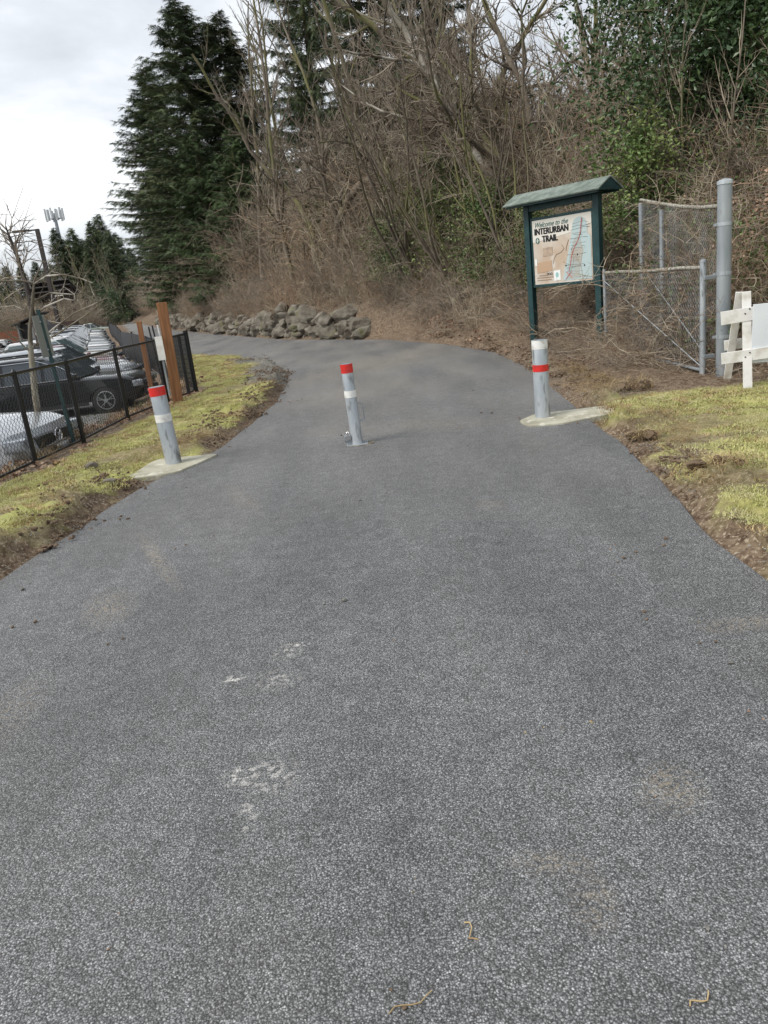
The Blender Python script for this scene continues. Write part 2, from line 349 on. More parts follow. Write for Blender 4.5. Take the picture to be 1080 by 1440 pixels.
def terrain(x, y):
    """returns z, and weights grass, soil, litter, gravel, lot"""
    x = np.asarray(x, float); y = np.asarray(y, float)
    xl, xr = xat(y, LE), xat(y, RE)
    dl = np.where(x < xl, dist_poly(x, y, LE), 0); dr = np.where(x > xr, dist_poly(x, y, RE), 0)
    inside = (dl == 0) & (dr == 0)
    xf = xat(y, FULLF); df = np.where(x < xf, dist_poly(x, y, FULLF), 0)
    n1 = fbm(x*1.3, y*1.3); n2 = fbm(x*6+9, y*6+3, 4); n3 = fbm(x*22, y*22, 3)
    z = np.zeros_like(x)
    # left verge
    lip = sst(.06, .26, dl)
    zl = lip*(.105+.05*(n1-.5))+(n2-.5)*.05*sst(0, .2, dl)
    clod = sst(.05, .25, dl)*(1-sst(.45, .8, dl))*sst(.48, .7, fbm(x*1.1+5, y*1.1))
    zl += clod*(n3*.14+n2*.1-.05)*(y < 20)
    zl += -.10*sst(.9, 2.2, dl)+(n3-.5)*.02*sst(.3, .5, dl)
    dsg = dist_poly(x, y, FULLF)*np.where(x < xf, 1, -1); yy_ = sst(15.5, 19, y); ws = sst(.2-.7*yy_, 1.5-.8*yy_, dsg)
    zl = zl*(1-ws)+lotz(y)*ws+(n2-.5)*.05*sst(.1, .5, df)*(1-sst(1.2, 1.6, df))
    # right side
    off = 2.1-1.75*sst(11.5, 15.5, y)
    lawn_r = 1-sst(8.5, 9.0, y+(n2-.5)*.5+.10*(x-3)+.2)
    zr = sst(0, .3, dr)*(.05+.05*(n1-.5))+(n2-.5)*.06*sst(0, .2, dr)
    clr = sst(.02, .2, dr)*(1-sst(.35, .75, dr))*sst(.46, .66, fbm(x*1.2+2, y*1.2+40))
    zr += clr*(n3*.16+n2*.1-.04)
    zr += .18*sst(.2, 2.0, dr)*sst(9, 13, y)
    u = np.maximum(dr-off, 0)
    steep = sst(8.6, 10.5, y+.10*(x-3))
    bank = np.minimum(u*.6, 1.55+.07*np.maximum(u-2.6, 0))*steep
    bank += (fbm(x*.7, y*.7)-.5)*.5*sst(.3, 2, u)*steep+(n2-.5)*.12*sst(0, .6, u)*steep
    wallz = sst(20.5, 24, y)*sst(.3, .6, dr)*(.72-.003*np.clip(y-24, 0, 60))
    bank2 = np.minimum(np.maximum(dr-.6, 0)*.42, 1.5+.04*np.maximum(dr-4, 0))
    mixw = sst(19.5, 24, y)
    zr = zr+bank*(1-mixw)+(wallz+bank2*.9+(n1-.5)*.4*sst(1, 3, dr))*mixw
    zr = np.minimum(zr, 5.5)
    z = np.where(dl > 0, zl, np.where(dr > 0, zr, -.05))
    z = np.where(inside, -.06, z)
    pm = 1-sst(.75, 1.25, np.minimum(np.hypot((x+2.2)/.62, (y-7.88)/.5), np.hypot((x-2.05)/.68, (y-8.02)/.42)))
    z = z*(1-pm)+(-.025)*pm
    bare = sst(.53, .64, fbm(x*.9+3, y*1.6+8))
    dsg = dist_poly(x, y, FULLF)*np.where(x < xf, 1, -1)
    gl = sst(.14, .34, dl+(n2-.5)*.45+(n1-.5)*.25)*(1-sst(-.42, -.2, dsg+(n2-.5)*.5))*(1-sst(23.5, 25, y))
    gravel = (1-sst(.5, 1.0, dl+(n1-.5)*.5))*sst(12.8, 15, y)*(dl > 0)*(1-sst(19.3, 20.5, y))
    gl = gl*(1-gravel)
    gr = sst(.04, .28, dr+(n2-.5)*.5+(n1-.5)*.3)*lawn_r*(dr > 0)
    grass = np.where(dl > 0, gl, gr)*(1-.72*bare*sst(.0, 1, 1.9-np.where(dl > 0, dl, dr)))
    litter = np.where(dl > 0, sst(-.6, -.3, dsg), sst(.2, 1.2, u+(n2-.5)*1.0+.5*steep)*steep)
    lot = sst(1.5, 1.8, df)
    return z, grass, litter*(1-grass)*(~inside), gravel, lot
def hz(x, y): return float(terrain(np.array([x]), np.array([y]))[0][0])

def axis(lo, hi, flo, fhi, fine, grow):
    a = list(np.arange(flo, fhi, fine)); s = fine
    while a[-1] < hi: s = min(s*grow, 40); a.append(a[-1]+s)
    s = fine; b = [flo]
    while b[-1] > lo: s = min(s*grow, 40); b.append(b[-1]-s)
    return np.array(b[:0:-1]+a)
gx = axis(-420, 420, -4.6, 6.2, .06, 1.06); gy = axis(-30, 900, 2.4, 17, .07, 1.035)
GX, GY = np.meshgrid(gx, gy); tz, tg, tl, tv, tp = terrain(GX.ravel(), GY.ravel())
nxn, nyn = len(gx), len(gy); I = (np.arange(nyn-1)[:, None]*nxn+np.arange(nxn-1)[None, :]).ravel()
gm = bpy.data.materials.new('ground_cover'); gm.use_nodes = True
def ground_mat(m):
    nt = m.node_tree; N = nt.nodes; L = nt.links; b = N['Principled BSDF']; b.inputs['Roughness'].default_value = .95
    b.inputs['Specular IOR Level'].default_value = .2
    O = N.new('ShaderNodeTexCoord').outputs['Object']; at_ = N.new('ShaderNodeAttribute'); at_.attribute_name = 'cover'
    sp = N.new('ShaderNodeSeparateColor'); L.new(at_.outputs['Color'], sp.inputs[0])
    def duo(c1, c2, sc, lo=.4, hi=.6, det=6):
        n = N.new('ShaderNodeTexNoise'); n.inputs['Scale'].default_value = sc; n.inputs['Detail'].default_value = det; n.inputs['Roughness'].default_value = .65; L.new(O, n.inputs[0])
        r = N.new('ShaderNodeMapRange'); r.inputs[1].default_value = lo; r.inputs[2].default_value = hi; L.new(n.outputs[0], r.inputs[0])
        return mix(c1, c2, r.outputs[0])
    def mix(c1, c2, f):
        mx = N.new('ShaderNodeMixRGB')
        for i, c in ((1, c1), (2, c2)):
            if isinstance(c, tuple): mx.inputs[i].default_value = (*c, 1)
            else: L.new(c, mx.inputs[i])
        L.new(f, mx.inputs[0]); return mx.outputs[0]
    soil = duo(duo((.08, .05, .032), (.19, .14, .095), 14), (.36, .30, .22), 40, .54, .64)
    grass = duo(duo((.44, .42, .15), (.30, .31, .11), 2.2), duo((.50, .43, .25), (.36, .29, .19), 8), 1.3, .48, .66)
    litter = duo(duo((.085, .062, .044), (.19, .145, .105), 9), (.30, .235, .17), 30, .54, .64)
    grav = duo((.24, .23, .20), (.12, .115, .10), 38, .4, .6)
    lot = duo((.15, .15, .15), (.19, .185, .18), 1.2)
    c = mix(soil, litter, sp.outputs[1]); c = mix(c, grass, sp.outputs[0]); c = mix(c, grav, sp.outputs[2]); c = mix(c, lot, at_.outputs['Alpha'])
    L.new(c, b.inputs['Base Color'])
    n = N.new('ShaderNodeTexNoise'); n.inputs['Scale'].default_value = 55; n.inputs['Detail'].default_value = 6; L.new(O, n.inputs[0])
    bp = N.new('ShaderNodeBump'); bp.inputs['Distance'].default_value = .012; L.new(n.outputs[0], bp.inputs['Height']); L.new(bp.outputs[0], b.inputs['Normal'])
ground_mat(gm)
me = npmesh('ground', np.stack([GX.ravel(), GY.ravel(), tz], 1), np.stack([I, I+1, I+nxn+1, I+nxn], 1), gm, True)
ca_ = me.color_attributes.new('cover', 'FLOAT_COLOR', 'POINT'); ca_.data.foreach_set('color', np.stack([tg, tl, tv, tp], 1).astype(np.float32).ravel())
tag(mobj('ground', me), kind='structure')

# asphalt trail: overlay 4 cm thick with slightly ragged edges
def densify(pl, step):
    o = []
    for (x0, y0), (x1, y1) in zip(pl[:-1], pl[1:]):
        n = max(1, int(math.hypot(x1-x0, y1-y0)/step)); o += [(x0+(x1-x0)*k/n, y0+(y1-y0)*k/n) for k in range(n)]
    return o+[pl[-1]]
def smooth(pl, it=3):
    for _ in range(it): pl = [pl[0]]+[((a[0]+2*b[0]+c[0])/4, (a[1]+2*b[1]+c[1])/4) for a, b, c in zip(pl, pl[1:], pl[2:])]+[pl[-1]]
    return pl
def rag(pl, s):
    o = []
    for i, (x, y) in enumerate(pl):
        k = (vnoise(np.array(y*1.7+s), np.array(s))-.5)*.05+(vnoise(np.array(y*13+s), np.array(s*3.))-.5)*.04
        o.append((x+float(k)*(1 if y < 40 else 0), y))
    return o
def edge(pl, s):
    near = [p for p in pl if p[1] <= 30]; farp = [p for p in pl if p[1] > 30]
    return rag(smooth(densify(near, .25), 6), s)+smooth(densify(farp, 6), 2)
le, re_ = edge(LE, 3), edge(RE, 11)
mb = MB(); poly = le+re_[::-1]; n = len(poly); TZ = .012
bm = bmesh.new(); vt = [bm.verts.new((x, y, TZ)) for x, y in poly]
es = [bm.edges.new((vt[i], vt[(i+1) % n])) for i in range(n)]
bmesh.ops.triangle_fill(bm, use_beauty=True, edges=es)
cen = [(0, 0)]
for i in range(n):
    pass
vb = []
for i, (x, y) in enumerate(poly):
    sgn = -1 if i < len(le) else 1
    vb.append(bm.verts.new((x+sgn*.06, y, -.055)))
for i in range(n): bm.faces.new((vt[i], vt[(i+1) % n], vb[(i+1) % n], vb[i]))
bmesh.ops.recalc_face_normals(bm, faces=bm.faces)
me = bpy.data.meshes.new('path'); bm.to_mesh(me); bm.free(); me.materials.append(M_asph)
tag(mobj('path', me), kind='structure')

# ------------------------------------------------------------------ scatter (stuff only)
def scatter(name, protos, P, rot, scl, label, cat='undergrowth'):
    c = bpy.data.collections.new(name+'_source')
    for p in protos: c.objects.link(p)
    me = bpy.data.meshes.new(name); me.vertices.add(len(P)); me.vertices.foreach_set('co', np.asarray(P, np.float32).ravel())
    a = me.attributes.new('rot', 'FLOAT_VECTOR', 'POINT'); a.data.foreach_set('vector', np.asarray(rot, np.float32).ravel())
    a = me.attributes.new('scl', 'FLOAT', 'POINT'); a.data.foreach_set('value', np.asarray(scl, np.float32))
    a = me.attributes.new('pick', 'INT', 'POINT'); a.data.foreach_set('value', rng.integers(0, len(protos), len(P)).astype(np.int32))
    o = mobj(name, me); md = o.modifiers.new('scatter', 'NODES')
    g = bpy.data.node_groups.new(name, 'GeometryNodeTree')
    g.interface.new_socket('Geometry', in_out='INPUT', socket_type='NodeSocketGeometry'); g.interface.new_socket('Geometry', in_out='OUTPUT', socket_type='NodeSocketGeometry')
    gi = g.nodes.new('NodeGroupInput'); go = g.nodes.new('NodeGroupOutput'); ip = g.nodes.new('GeometryNodeInstanceOnPoints')
    ci = g.nodes.new('GeometryNodeCollectionInfo'); ci.inputs[0].default_value = c; ci.inputs[1].default_value = True; ci.inputs[2].default_value = True
    ip.inputs['Pick Instance'].default_value = True
    def attr(nm, ty):
        q = g.nodes.new('GeometryNodeInputNamedAttribute'); q.data_type = ty; q.inputs[0].default_value = nm; return q.outputs[0]
    mpn = g.nodes.new('GeometryNodeMeshToPoints'); g.links.new(gi.outputs[0], mpn.inputs[0])
    g.links.new(mpn.outputs[0], ip.inputs['Points']); g.links.new(ci.outputs[0], ip.inputs['Instance'])
    g.links.new(attr('pick', 'INT'), ip.inputs['Instance Index'])
    g.links.new(attr('rot', 'FLOAT_VECTOR'), ip.inputs['Rotation']); g.links.new(attr('scl', 'FLOAT'), ip.inputs['Scale'])
    g.links.new(ip.outputs[0], go.inputs[0]); md.node_group = g
    o['kind'] = 'stuff'; o['label'] = label; o['category'] = cat
    return o
def proto(name, me): return bpy.data.objects.new(name, me)

# ------------------------------------------------------------------ bare tree generator
def grow(seed, h, r0, lean=(0, 0), depth=3, spread=.6, dens=1.0, upw=.25, wob=.12, first=.25, taper=.75, lenf=.45, twig=1.0, minr=.004):
    rs = np.random.default_rng(seed); trunk = []; limbs = []; twigs = []
    def br(p, d, ln, r, lv):
        ns = max(3, int(ln/(.45 if lv < 2 else .22))); pts = [p]; dd = d/np.linalg.norm(d); st = ln/ns
        for i in range(ns):
            dd = dd+rs.normal(size=3)*wob*(1 if lv == 0 else 1.7)+np.array([0, 0, upw*(.25 if lv == 0 else .5)/ns*3])
            dd /= np.linalg.norm(dd); pts.append(pts[-1]+dd*st)
        pts = np.array(pts); rr = r*(1-np.linspace(0, 1, ns+1)*taper) if lv < depth else r*(1-np.linspace(0, 1, ns+1)*.6)
        rr = np.maximum(rr, minr*.7)
        (trunk if lv == 0 else limbs if lv == 1 else twigs).append((pts, rr))
        if lv >= depth: return
        nch = [int(h*1.9*dens), int(ln*3.0*dens*twig)+2, int(ln*5*dens*twig)+2, int(ln*7*dens*twig)+1][min(lv, 3)]
        for k in range(nch):
            t = (first if lv == 0 else .12)+rs.random()*(1-(first if lv == 0 else .12)); q = t*ns; i = min(int(q), ns-1)
            b = pts[i]+(pts[i+1]-pts[i])*(q-i); ax = (pts[i+1]-pts[i])/st
            s = rs.normal(size=3); s -= ax*s.dot(ax); s /= np.linalg.norm(s)
            a = spread*(.7+.6*rs.random()); nd = ax*math.cos(a)+s*math.sin(a)
            l2 = ln*lenf*(1.15-t*.75)*(.5+.8*rs.random())
            if lv == 0: l2 = h*lenf*(1.1-.8*t)*(.5+.7*rs.random())
            if l2 < .12: continue
            br(b, nd, l2, max(minr, min(rr[i]*.6, .012+l2*.013)), lv+1)
    br(np.zeros(3), np.array([lean[0], lean[1], 1.0]), h, r0, 0)
    return trunk, limbs, twigs
def tree_meshes(name, stems, mats=(M_bark, M_bark, M_twig)):
    T, Lm, Tw = [], [], []
    for off, g in stems:
        o = np.array(off)
        T += [(p+o, r) for p, r in g[0]]; Lm += [(p+o, r) for p, r in g[1]]; Tw += [(p+o, r) for p, r in g[2]]
    T = [(np.vstack([p[0]-[0, 0, .4], p]), np.concatenate([[r[0]*1.25], r])) for p, r in T]
    a = tubes_np(T, 9); b = tubes_np(Lm, 5); c = tubes_np(Tw, 3)
    tm = npmesh('trunk', a[0], a[1], mats[0], True)
    V = np.concatenate([b[0], c[0]]); Fc = np.concatenate([b[1], c[1]+len(b[0])])
    cm = npmesh('crown', V, Fc, [mats[1], mats[2]], True, mi=np.concatenate([np.zeros(len(b[1])), np.ones(len(c[1]))]))
    return {'trunk': tm, 'crown': cm}
def place_tree(kindname, parts, x, y, rz, sc, label, cat, group=None, z=None, tilt=(0, 0)):
    e = empty(kindname, (x, y, (hz(x, y) if z is None else z)-.05), rz); e.scale = (sc,)*3 if not isinstance(sc, tuple) else sc
    e.rotation_euler = (tilt[0], tilt[1], rz)
    tag(e, label, cat, group)
    for k, m in parts.items():
        mobj(k, m, e)
    return e

# conifer generator
def conifer(seed, h, R, base=.9, mats=(M_bark, M_needle), dens=1.0, droop=.35, card=.34):
    rs = np.random.default_rng(seed); tp = [np.array([math.sin(z*.4+seed)*.05, math.cos(z*.3)*.05, z]) for z in np.linspace(-.4, h, 14)]
    tr = np.linspace(h*.019, .012, 14); polys = []; SB = []; SD = []; SL = []
    z = base
    while z < h-.15:
        t = (z-base)/(h-base); Lb = R*((1-t)**.75)*(.75+.4*min(1, t*5+.3))
        for k in range(5+int(rs.random()*3)):
            if rs.random() < .10: continue
            a = rs.random()*6.283; l = Lb*rs.uniform(.55, 1.12)+.12; zz = z+rs.normal()*.12
            u = np.linspace(0, 1, 7); hx = l*u; rise = l*(.25*u-droop*1.5*u**1.6+droop*.75*u**3)*(1-.6*t)+t*l*.35*u
            side = rs.normal()*.12*l*u**2
            c_, s_ = math.cos(a), math.sin(a)
            P = np.stack([c_*hx-s_*side, s_*hx+c_*side, zz+rise], 1)
            polys.append((P, np.linspace(.008+l*.008, .004, 7)))
            ns = int(l*15*dens)+4
            q = rs.random(ns)**.8*.93+.07; q = np.clip(q, .1 if l > 1 else .02, 1)
            i = np.minimum((q*6).astype(int), 5); B = P[i]+(P[i+1]-P[i])*(q*6-i)[:, None]
            sg = rs.choice([-1, 1], ns); dirr = np.stack([c_*.75-s_*sg*.75, s_*.75+c_*sg*.75, rs.uniform(-.75, .05, ns)], 1)+rs.normal(size=(ns, 3))*.18
            SB.append(B); SD.append(dirr/np.linalg.norm(dirr, axis=1)[:, None]); SL.append((.18+card*(1-q*.6))*rs.uniform(.6, 1.25, ns)*min(1, l/1.1+.25))
        z += .21*(1-.3*t)
    B = np.concatenate(SB); D = np.concatenate(SD); Ls = np.concatenate(SL)
    # each spray: thin spine + 5 fine pinnae triangles each side
    Vl = []; n = len(B); sidev = np.cross(D, [0, 0, 1.]); sidev /= np.linalg.norm(sidev, axis=1)[:, None]+1e-6
    sidev += rs.normal(size=(n, 3))*.25
    tri = []
    for f in (.0, .2, .42, .66):
        for sg in (-1, 1):
            b0 = B+D*(Ls*f)[:, None]; b1 = B+D*(Ls*(f+.16))[:, None]
            tip = B+D*(Ls*(f+.42))[:, None]+sidev*(sg*Ls*.30*(1-f*.75))[:, None]-np.array([0, 0, 1])*(Ls*.12)[:, None]*rs.random((n, 1))
            tri.append(np.stack([b0, b1, tip], 1))
    b0 = B-sidev*.008; tri.append(np.stack([b0, B+sidev*.008, B+D*(Ls*1.12)[:, None]], 1))
    V = np.concatenate(tri).reshape(-1, 3); Fc = np.arange(len(V)).reshape(-1, 3)
    tv = tubes_np([(np.array(tp), tr)], 8); bv = tubes_np(polys, 3)
    tm = npmesh('trunk', tv[0], tv[1], mats[0], True)
    VV = np.concatenate([bv[0], V]); cm = npmesh('crown', VV, [bv[1], Fc+len(bv[0])], [mats[0], mats[1]], False, mi=np.concatenate([np.zeros(len(bv[1])), np.ones(len(Fc))]))
    return {'trunk': tm, 'crown': cm}

# ------------------------------------------------------------------ bollards
def collar(cx, cy, z0, z1, r, name, m, parent, tilt=0):
    b = MB(); b.tube([(0, 0, z0), (0, 0, z1)], r, 32); return b.build(name, m, parent, True)
def bollard(name, loc, h, r, tilt, top_m, band_m, tb, bb, label, cap=True):
    e = empty(name, loc); e.rotation_euler = tilt; tag(e, label, 'bollard')
    b = MB(); b.tube([(0, 0, -.25), (0, 0, h-.012), (0, 0, h)], [r, r, r-.004], 40); b.build('post', M_galv, e, True)
    b = MB(); b.tube([(0, 0, h-tb), (0, 0, h+.003)], r+.0025, 40); b.build('top_band', top_m, e, True)
    b = MB(); b.tube([(0, 0, h-bb[0]), (0, 0, h-bb[1])], r+.0025, 40); b.build('lower_band', band_m, e, True)
    b = MB(); b.tube([(0, 0, h+.002), (0, 0, h+.006)], r-.006, 32); b.build('cap', M_galvd if cap else M_plas, e, True)
    return e
ZP = TZ+.02
b1 = bollard('bollard', (-2.13, 7.97, ZP), .80, .082, (0, rad(-2.0), 0), M_red, M_white, .085, (.355, .275), 'grey steel bollard with red top band and white lower band on square concrete pad')
m = MB(); V = [Vector((.0838*math.cos(a), .0838*math.sin(a), z)) for z in (.445, .525) for a in [rad(200+8*i) for i in range(5)]]
m.add(V, [(i, i+1, i+6, i+5) for i in range(4)]); m.build('tape_end', M_red, b1)
b2 = bollard('bollard', (-.19, 7.9, TZ), .83, .060, (0, rad(-1.0), 0), M_red, M_white, .085, (.335, .265), 'slim removable steel bollard with side handle and padlock in the middle of trail')
b3 = bollard('bollard', (1.80, 8.09, ZP), .80, .080, (0, rad(.6), 0), M_white, M_red, .085, (.315, .245), 'thick steel bollard with white top band and thin red band near kiosk')
h_ = MB(); h_.tube([(.055, 0, .43), (.10, 0, .425), (.108, 0, .415), (.108, 0, .26), (.10, 0, .25), (.055, 0, .245)], .006, 8); h_.build('handle', M_galvd, b2, True)
h_ = MB(); h_.box((0, 0, .004), (.22, .17, .012)); h_.tube([(.085, 0, 0), (.085, 0, .03)], .014, 8); h_.build('base_plate', M_galvd, b2, False, .002)
h_ = MB(); h_.box((-.085, -.03, .085), (.055, .028, .05)); h_.tube([(-.10, -.03, .105), (-.10, -.03, .135), (-.085, -.03, .15), (-.07, -.03, .135), (-.07, -.03, .105)], .005, 6)
h_.build('padlock', M_chrome, b2, False, .004)
h_ = MB(); h_.box((-.075, 0, .055), (.05, .05, .10)); h_.tube([(-.10, -.02, .03), (-.125, -.03, .06), (-.12, -.03, .10), (-.10, -.02, .12)], .007, 6); h_.build('hasp', M_galvd, b2, False, .005)
def pad(name, poly, z, lab):
    n = len(poly); P = []
    poly = [Vector((x, y, 0)) for x, y in poly]; Q = []
    for i in range(n):
        a, b = poly[i], poly[(i+1) % n]
        for k in range(12): 
            t = k/12; p = a+(b-a)*t; j = (mnoise.noise(p*4)*.035+mnoise.noise(p*15)*.012); Q.append(p+Vector((j, j*.8, 0)))
    for _ in range(2): Q = [(Q[i-1]+Q[i]*2+Q[(i+1) % len(Q)])/4 for i in range(len(Q))]
    m = MB(); m.prism([(q.x, q.y) for q in Q], z-.12, z, lambda u, v, t: (u, v, t)); o = m.build(name, M_conc, None, False, .01); tag(o, lab, 'concrete pad')
pad('concrete_pad', [(-2.53, 7.42), (-1.98, 7.52), (-1.68, 8.22), (-2.4, 8.30)], ZP, 'pale concrete footing slab under the bollard beside left grass')
pad('concrete_pad', [(1.58, 7.72), (1.53, 8.05), (1.75, 8.30), (2.60, 8.32), (2.50, 7.85), (1.95, 7.66)], ZP, 'rounded pale concrete slab under the bollard at right trail edge')
M_conc = mat('stained_concrete', (.24, .21, .15), .95, 0, (.09, .08, .065), 14, 6, .42, .58, bump=.006, bscale=60)
pad('concrete_pad', [(-.33, 7.80), (-.31, 7.96), (-.02, 7.98), (.0, 7.85), (-.1, 7.79)], TZ+.004, 'small stained concrete ring around the middle bollard foot')

# ------------------------------------------------------------------ map kiosk
kx, ky = 3.07, 14.1; k2x, k2y = 3.93, 12.95
kd = Vector((k2x-kx, k2y-ky, 0)); KW = kd.length; ang = math.atan2(kd.y, kd.x); kz = .12
K = empty('map_kiosk', (kx, ky, kz), ang); tag(K, 'dark green trail map kiosk with small pitched roof and printed welcome board', 'sign')
PH = 2.42
for x in (0, KW): MB().box((x, 0, PH/2-.3), (.11, .11, PH+.6)).build('post', M_green, K, False, .008)
# roof: two thin slopes over a beam, ridge along x; front is -y
ov = .27; rl = KW+2*ov
mb = MB()
for s in (-1, 1):
    a = Vector((0, 0, .20)); b = Vector((0, s*.32, .02)); nrm = Vector((0, s*.21, .36)).normalized()*.022
    P = [a, b, b+nrm, a+nrm]; mb.add([p+Vector((x, 0, 0)) for x in (-ov, KW+ov) for p in P], [(0, 1, 2, 3), (7, 6, 5, 4), (0, 4, 5, 1), (1, 5, 6, 2), (2, 6, 7, 3), (3, 7, 4, 0)])
r = mb.build('roof', M_roof, K); r.location.z = PH
mb = MB()
for x in (-ov+.03, 0, KW, KW+ov-.03): mb.prism([(-.29, .02), (.29, .02), (0, .185)], x-.02, x+.02, lambda u, v, t: (t, u, v))
mb.box((KW/2, -.26, .012), (rl-.1, .05, .04)); mb.box((KW/2, .26, .012), (rl-.1, .05, .04))
g_ = mb.build('gable_truss', M_green, K); g_.location.z = PH
mb = MB().box((KW/2, 0, PH-.05), (KW-.14, .09, .09)); mb.build('beam', M_green, K)
bz0, bz1 = 1.11, 2.17; bw = KW-.14; cy = -.028
mb = MB(); mb.box((KW/2, 0, bz0-.02), (bw, .06, .045)); mb.box((KW/2, 0, bz1+.02), (bw, .06, .045))
mb.box((.085, 0, (bz0+bz1)/2), (.035, .055, bz1-bz0)); mb.box((KW-.085, 0, (bz0+bz1)/2), (.035, .055, bz1-bz0)); mb.build('frame', M_green, K, False, .004)
M_board = mat('printed_board_tan', (.58, .53, .46), .3, 0, (.48, .37, .27), 1.7, 3, .42, .62, spec=.6, coat=.5, col3=(.66, .63, .57), s3=2.6, lo3=.52, hi3=.64)
x0, x1 = .105, KW-.105; bW = x1-x0; bH = bz1-bz0
board = MB().box((KW/2, -.005, (bz0+bz1)/2), (bW, .03, bH)).build('map_board', M_board, K)
def ink(n, c): return mat(n, c, .35, 0, coat=.4)
I_black, I_green, I_blue, I_red, I_grey = ink('black_print', (.02, .02, .022)), ink('green_print', (.05, .13, .11)), ink('pale_blue_print', (.42, .52, .52)), ink('red_print', (.5, .05, .04)), ink('brown_grey_print', (.24, .17, .13))
I_white, I_tan, I_cream = ink('white_print', (.78, .80, .78)), ink('tan_print', (.46, .31, .20)), ink('cream_print', (.68, .65, .58))
BY = -.0225
def bp(u, v, d=0): return (x0+u*bW, BY-d, bz1-v*bH)     # u right, v down, 0..1 on the board
def flat(name, poly, m, d): 
    mb = MB(); mb.prism(poly, 0, .0012, lambda u, v, t: bp(u, v, d+t)); return mb.build(name, m, board)
def circ(cu, cv, ru, rv, n=20): return [(cu+ru*math.cos(2*math.pi*i/n), cv+rv*math.sin(2*math.pi*i/n)) for i in range(n)]
flat('header_panel', [(.0, .0), (1, 0), (1, .16), (.6, .27), (0, .34)], I_cream, .0)
capsule = [(.68+.13*math.cos(a), .16-.13*math.sin(a)) for a in [math.pi*i/10 for i in range(11)]]+[(.55, .55), (.53, .80), (.50, .97), (.97, .97), (.96, .70), (.83, .55)]
capsule = [(.81+.12*math.cos(a), .17-.12*math.sin(a)) for a in [math.pi*i/12 for i in range(13)]]+[(.67, .30), (.61, .55), (.55, .75), (.50, .97), (.985, .97), (.985, .35), (.93, .30)]
flat('map_panel', capsule, I_blue, .0014)
flat('map_land', [(.72, .35), (.80, .30), (.86, .55), (.80, .75), (.78, .95), (.56, .95), (.60, .72), (.66, .52)], mat('map_land_print', (.40, .38, .33), .35, 0, (.34, .44, .44), 3), .0028)
flat('photo_panel', [(.17, .44), (.34, .43), (.34, .56), (.17, .57)], mat('photo_print', (.32, .24, .19), .35, 0, (.44, .34, .25), 12), .0014)
flat('photo_panel', [(.05, .66), (.32, .64), (.32, .80), (.05, .82)], I_tan, .0014)
flat('notice', [(.02, .60), (.055, .60), (.055, .70), (.02, .70)], I_white, .0014)
flat('badge', [(.345, .805), (.46, .80), (.46, .955), (.345, .96)], I_white, .0014)
flat('badge_emblem', circ(.402, .872, .028, .04), mat('badge_teal', (.30, .50, .48), .4), .0028)
flat('trail_emblem', circ(.085, .315, .036, .048), I_green, .0014)
flat('trail_emblem_cross', [(.079, .28), (.091, .28), (.091, .35), (.079, .35)], I_cream, .0028)
flat('trail_emblem_cross', [(.06, .31), (.11, .31), (.11, .32), (.06, .32)], I_cream, .0030)
for k in range(3):
    mb = MB(); c = circ(.235+k*.035, .845, .013, .018, 12); mb.tube([bp(u, v, .002) for u, v in c]+[bp(*c[0], .002)], .004, 5); mb.build('ring_mark', I_black, board)
for v, uu in ((.895, (.04, .31)), (.935, (.04, .30)), (.862, (.08, .20))):
    mb = MB(); u = uu[0]
    while u < uu[1]:
        wv = random.uniform(.012, .04); mb.box(bp(u+wv/2, v, .0016), (wv*bW*.8, .001, .012)); u += wv
    mb.build('small_print', I_grey, board)
def line(name, pts, m, r=.004, d=.0035):
    mb = MB(); mb.tube([bp(u, v, d) for u, v in pts], r, 5); return mb.build(name, m, board)
line('trail_line', [(.85, .07), (.83, .2), (.81, .32), (.76, .42), (.70, .52), (.66, .62), (.64, .72), (.61, .84)], I_red, .006)
line('trail_line', [(.56, .84), (.60, .88), (.66, .93)], I_red, .006); line('trail_line', [(.66, .84), (.60, .9), (.55, .955)], I_red, .006)
rr_ = random.Random(5)
for i, v in enumerate((.13, .17, .22, .28, .30, .36, .41, .46, .50, .54, .59, .63, .68, .74, .79, .83)):
    c = .82-.2*v; a = rr_.uniform(.05, .12); line('map_road', [(c-a, v+rr_.uniform(-.01, .02)), (c, v), (c+a*.8, v-rr_.uniform(-.02, .02)), (min(c+a*1.8, .97), v+rr_.uniform(-.01, .02))], I_black if i % 3 else I_grey, .0025)
line('map_river', [(.86, .08), (.84, .25), (.79, .38), (.72, .46), (.66, .5), (.70, .62), (.68, .75), (.60, .9)], I_grey, .0035)
line('map_road', [(.50, .42), (.54, .48), (.49, .53), (.40, .56), (.36, .62), (.34, .70)], I_grey, .003)
line('map_road', [(.62, .36), (.58, .46), (.57, .52)], I_tan, .005)
line('legend_box', [(.80, .79), (.96, .78), (.96, .93), (.80, .94), (.80, .79)], I_white, .002)
for u, v in ((.82, .3), (.76, .60), (.56, .745), (.87, .77)): flat('map_symbol', circ(u, v, .012, .016, 10), I_black, .0036)
def text(s, u, v, size, m, name, sh=0, off=0, sx=1, al='LEFT'):
    c = bpy.data.curves.new(name, 'FONT'); c.body = s; c.size = size; c.shear = sh; c.offset = off; c.extrude = .0008; c.align_x = al
    t = bpy.data.objects.new(name, c); COL.objects.link(t); bpy.context.view_layer.update()
    me = bpy.data.meshes.new_from_object(t.evaluated_get(bpy.context.evaluated_depsgraph_get())); bpy.data.objects.remove(t)
    me.materials.clear(); me.materials.append(m); o = mobj(name, me, board); o.location = bp(u, v, .0036); o.rotation_euler = (rad(90), 0, 0); o.scale = (sx, 1, 1); return o
text('Welcome to the', .035, .115, .115, I_green, 'welcome_lettering', .45, .0015, .92)
